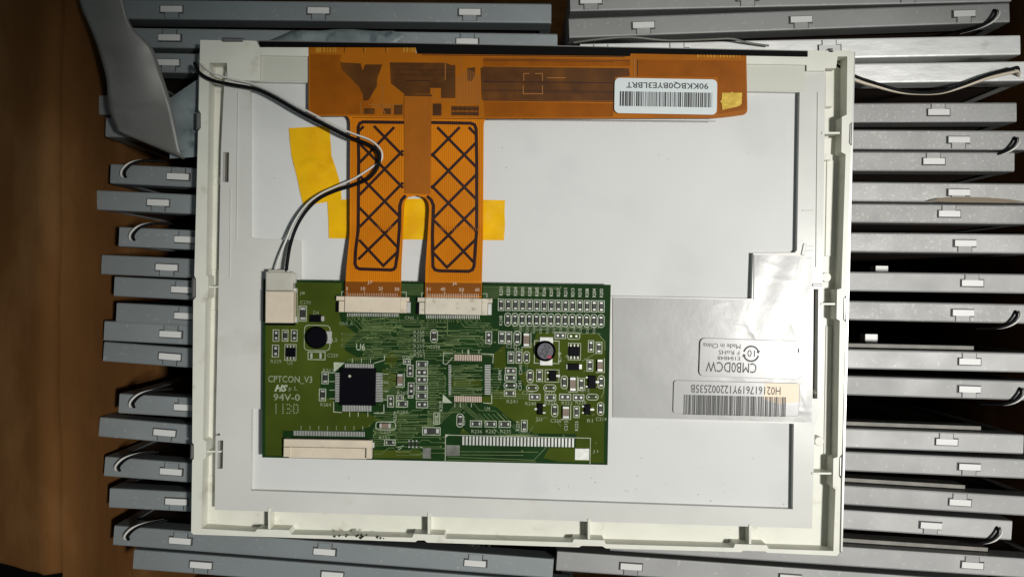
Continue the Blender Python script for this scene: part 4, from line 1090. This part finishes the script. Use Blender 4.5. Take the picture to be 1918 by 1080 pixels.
sk = MB(); sk.line([(640, 553), (640, 546), (645, 546), (645, 553)], 1.2, zk); sk.line([(752, 547), (761, 547), (761, 556)], 1.3, zk); sk.line([(904, 550), (912, 550), (912, 557)], 1.3, zk); sk.line([(790, 556), (790, 548), (796, 548)], 1.2, zk)
sk.build('connector_outline', M['silk'], board)
m = MB(); hz = ZB+0.0026
m.box(531, 823, 696, 837.5, hz, ZB, 0, 0.0002, ROT); m.box(531, 837, 541, 855, hz-0.0001, ZB, 0, 0.0001, ROT); m.box(686, 838, 696, 858.5, hz-0.0001, ZB, 0, 0.0001, ROT)
m.box(541, 838, 686, 858, ZB+0.0012, ZB, 0, 0.0001, ROT)
m.box(546, 820, 690, 824, ZB+0.0008, ZB, 1, 0, ROT); m.box(697, 828, 701, 838, ZB+0.0006, ZB, 2, 0.0001, ROT)
o = m.build('wide_connector', [M['cream'], M['chip'], M['solder']], board); o['label'] = 'wide cream connector along the lower left edge of the board'
m = MB(); m.box(496.5, 545, 549, 604.5, ZB+0.0042, ZB-0.0006, 0, 0.0003, 0.5)
m.box(549.5, 539, 555, 548, ZB+0.0009, ZB, 1, 0.0003, ROT); m.box(549.5, 592, 556, 604, ZB+0.0009, ZB, 1, 0.0003, ROT)
m.box(497, 604.8, 552, 609, ZB+0.0009, ZB, 2, 0.0001, 0.5)
o = m.build('power_connector', [M['cream'], M['solder'], M['chip']], board); o['label'] = 'cream two wire connector at the upper left corner of the board'
m = MB(); m.box(497, 509, 548, 544.2, ZB+0.0036, ZB-0.0004, 0, 0.0004, 0.5); m.box(501, 505, 540, 510, ZB+0.0030, ZB+0.0002, 0, 0.0004, 0.5)
m.box(548.5, 512, 553, 530, ZB+0.0024, ZB+0.0004, 0, 0.0003, 0.5)
m.build('wire_plug', M['milky'], board)
sl = MB(); sl.line([(557, 540), (557, 606)], 1.4, zk); sl.build('outline_bar', M['silk2'], board)

# specks of dust and short scuffs on the white sheets and the plate
mb = MB(); rd = random.Random(21)
for k in range(45):
    x, y = rd.choice([(rd.uniform(930, 1480), rd.uniform(240, 465)), (rd.uniform(480, 1470), rd.uniform(875, 915)), (rd.uniform(1150, 1480), rd.uniform(800, 945)), (rd.uniform(480, 600), rd.uniform(180, 440))])
    mb.flat(circ(x, y, rd.uniform(0.4, 1.1), 6), ZS+0.00006)
o = mb.build('dust_specks', mat('grey_dust', (0.16, 0.155, 0.14), 0.8), panel); o['kind'] = 'stuff'
# wire pair
zw = 0.0006
blk = [(371, 128, -0.006), (366, 118, -0.003), (368, 122, 0.0006), (376, 137, 0.0009), (400, 150, 0.0009), (432, 157, 0.0008), (480, 166, 0.0006), (515, 182, 0.0006), (560, 208, 0.0008), (610, 234, 0.0012), (650, 254, 0.0016), (688, 268, 0.0019), (706, 280, 0.0021), (712, 296, 0.0021), (706, 316, 0.002), (690, 334, 0.0019),
       (662, 346, 0.0017), (630, 356, 0.0015), (600, 370, 0.0014), (576, 392, 0.0015), (557, 422, 0.0018), (545, 456, 0.0022), (539, 490, 0.0028), (537, 512, 0.0032)]
wht = [(374, 120, -0.006), (372, 112, -0.003), (378, 122, 0.0003), (398, 136, 0.0006), (432, 147, 0.0006), (476, 157, 0.0005), (516, 174, 0.0004), (560, 199, 0.0005), (612, 226, 0.0008), (655, 247, 0.0011), (692, 261, 0.0012), (711, 277, 0.0012), (715.5, 290, 0.0012), (712, 302, 0.0011), (702, 308, 0.001), (686, 319, 0.001), (660, 335, 0.001),
       (630, 348, 0.0009), (600, 362, 0.0008), (574, 382, 0.0008), (552, 412, 0.001), (536, 447, 0.0014), (523, 480, 0.0022), (514, 512, 0.0031)]
blk = [(x-1, y+1, z+0.0009) for x, y, z in blk]
m = MB(); m.tube(catmull(blk, 7), 0.00066, n=10); m.build('black_lead', M['wireb'], panel)
m = MB(); wht = [(x+0.5, y+1.0, z) for x, y, z in wht]; m.tube(catmull(wht, 7), 0.00038, n=10); m.build('white_lead', M['wirew'], panel)
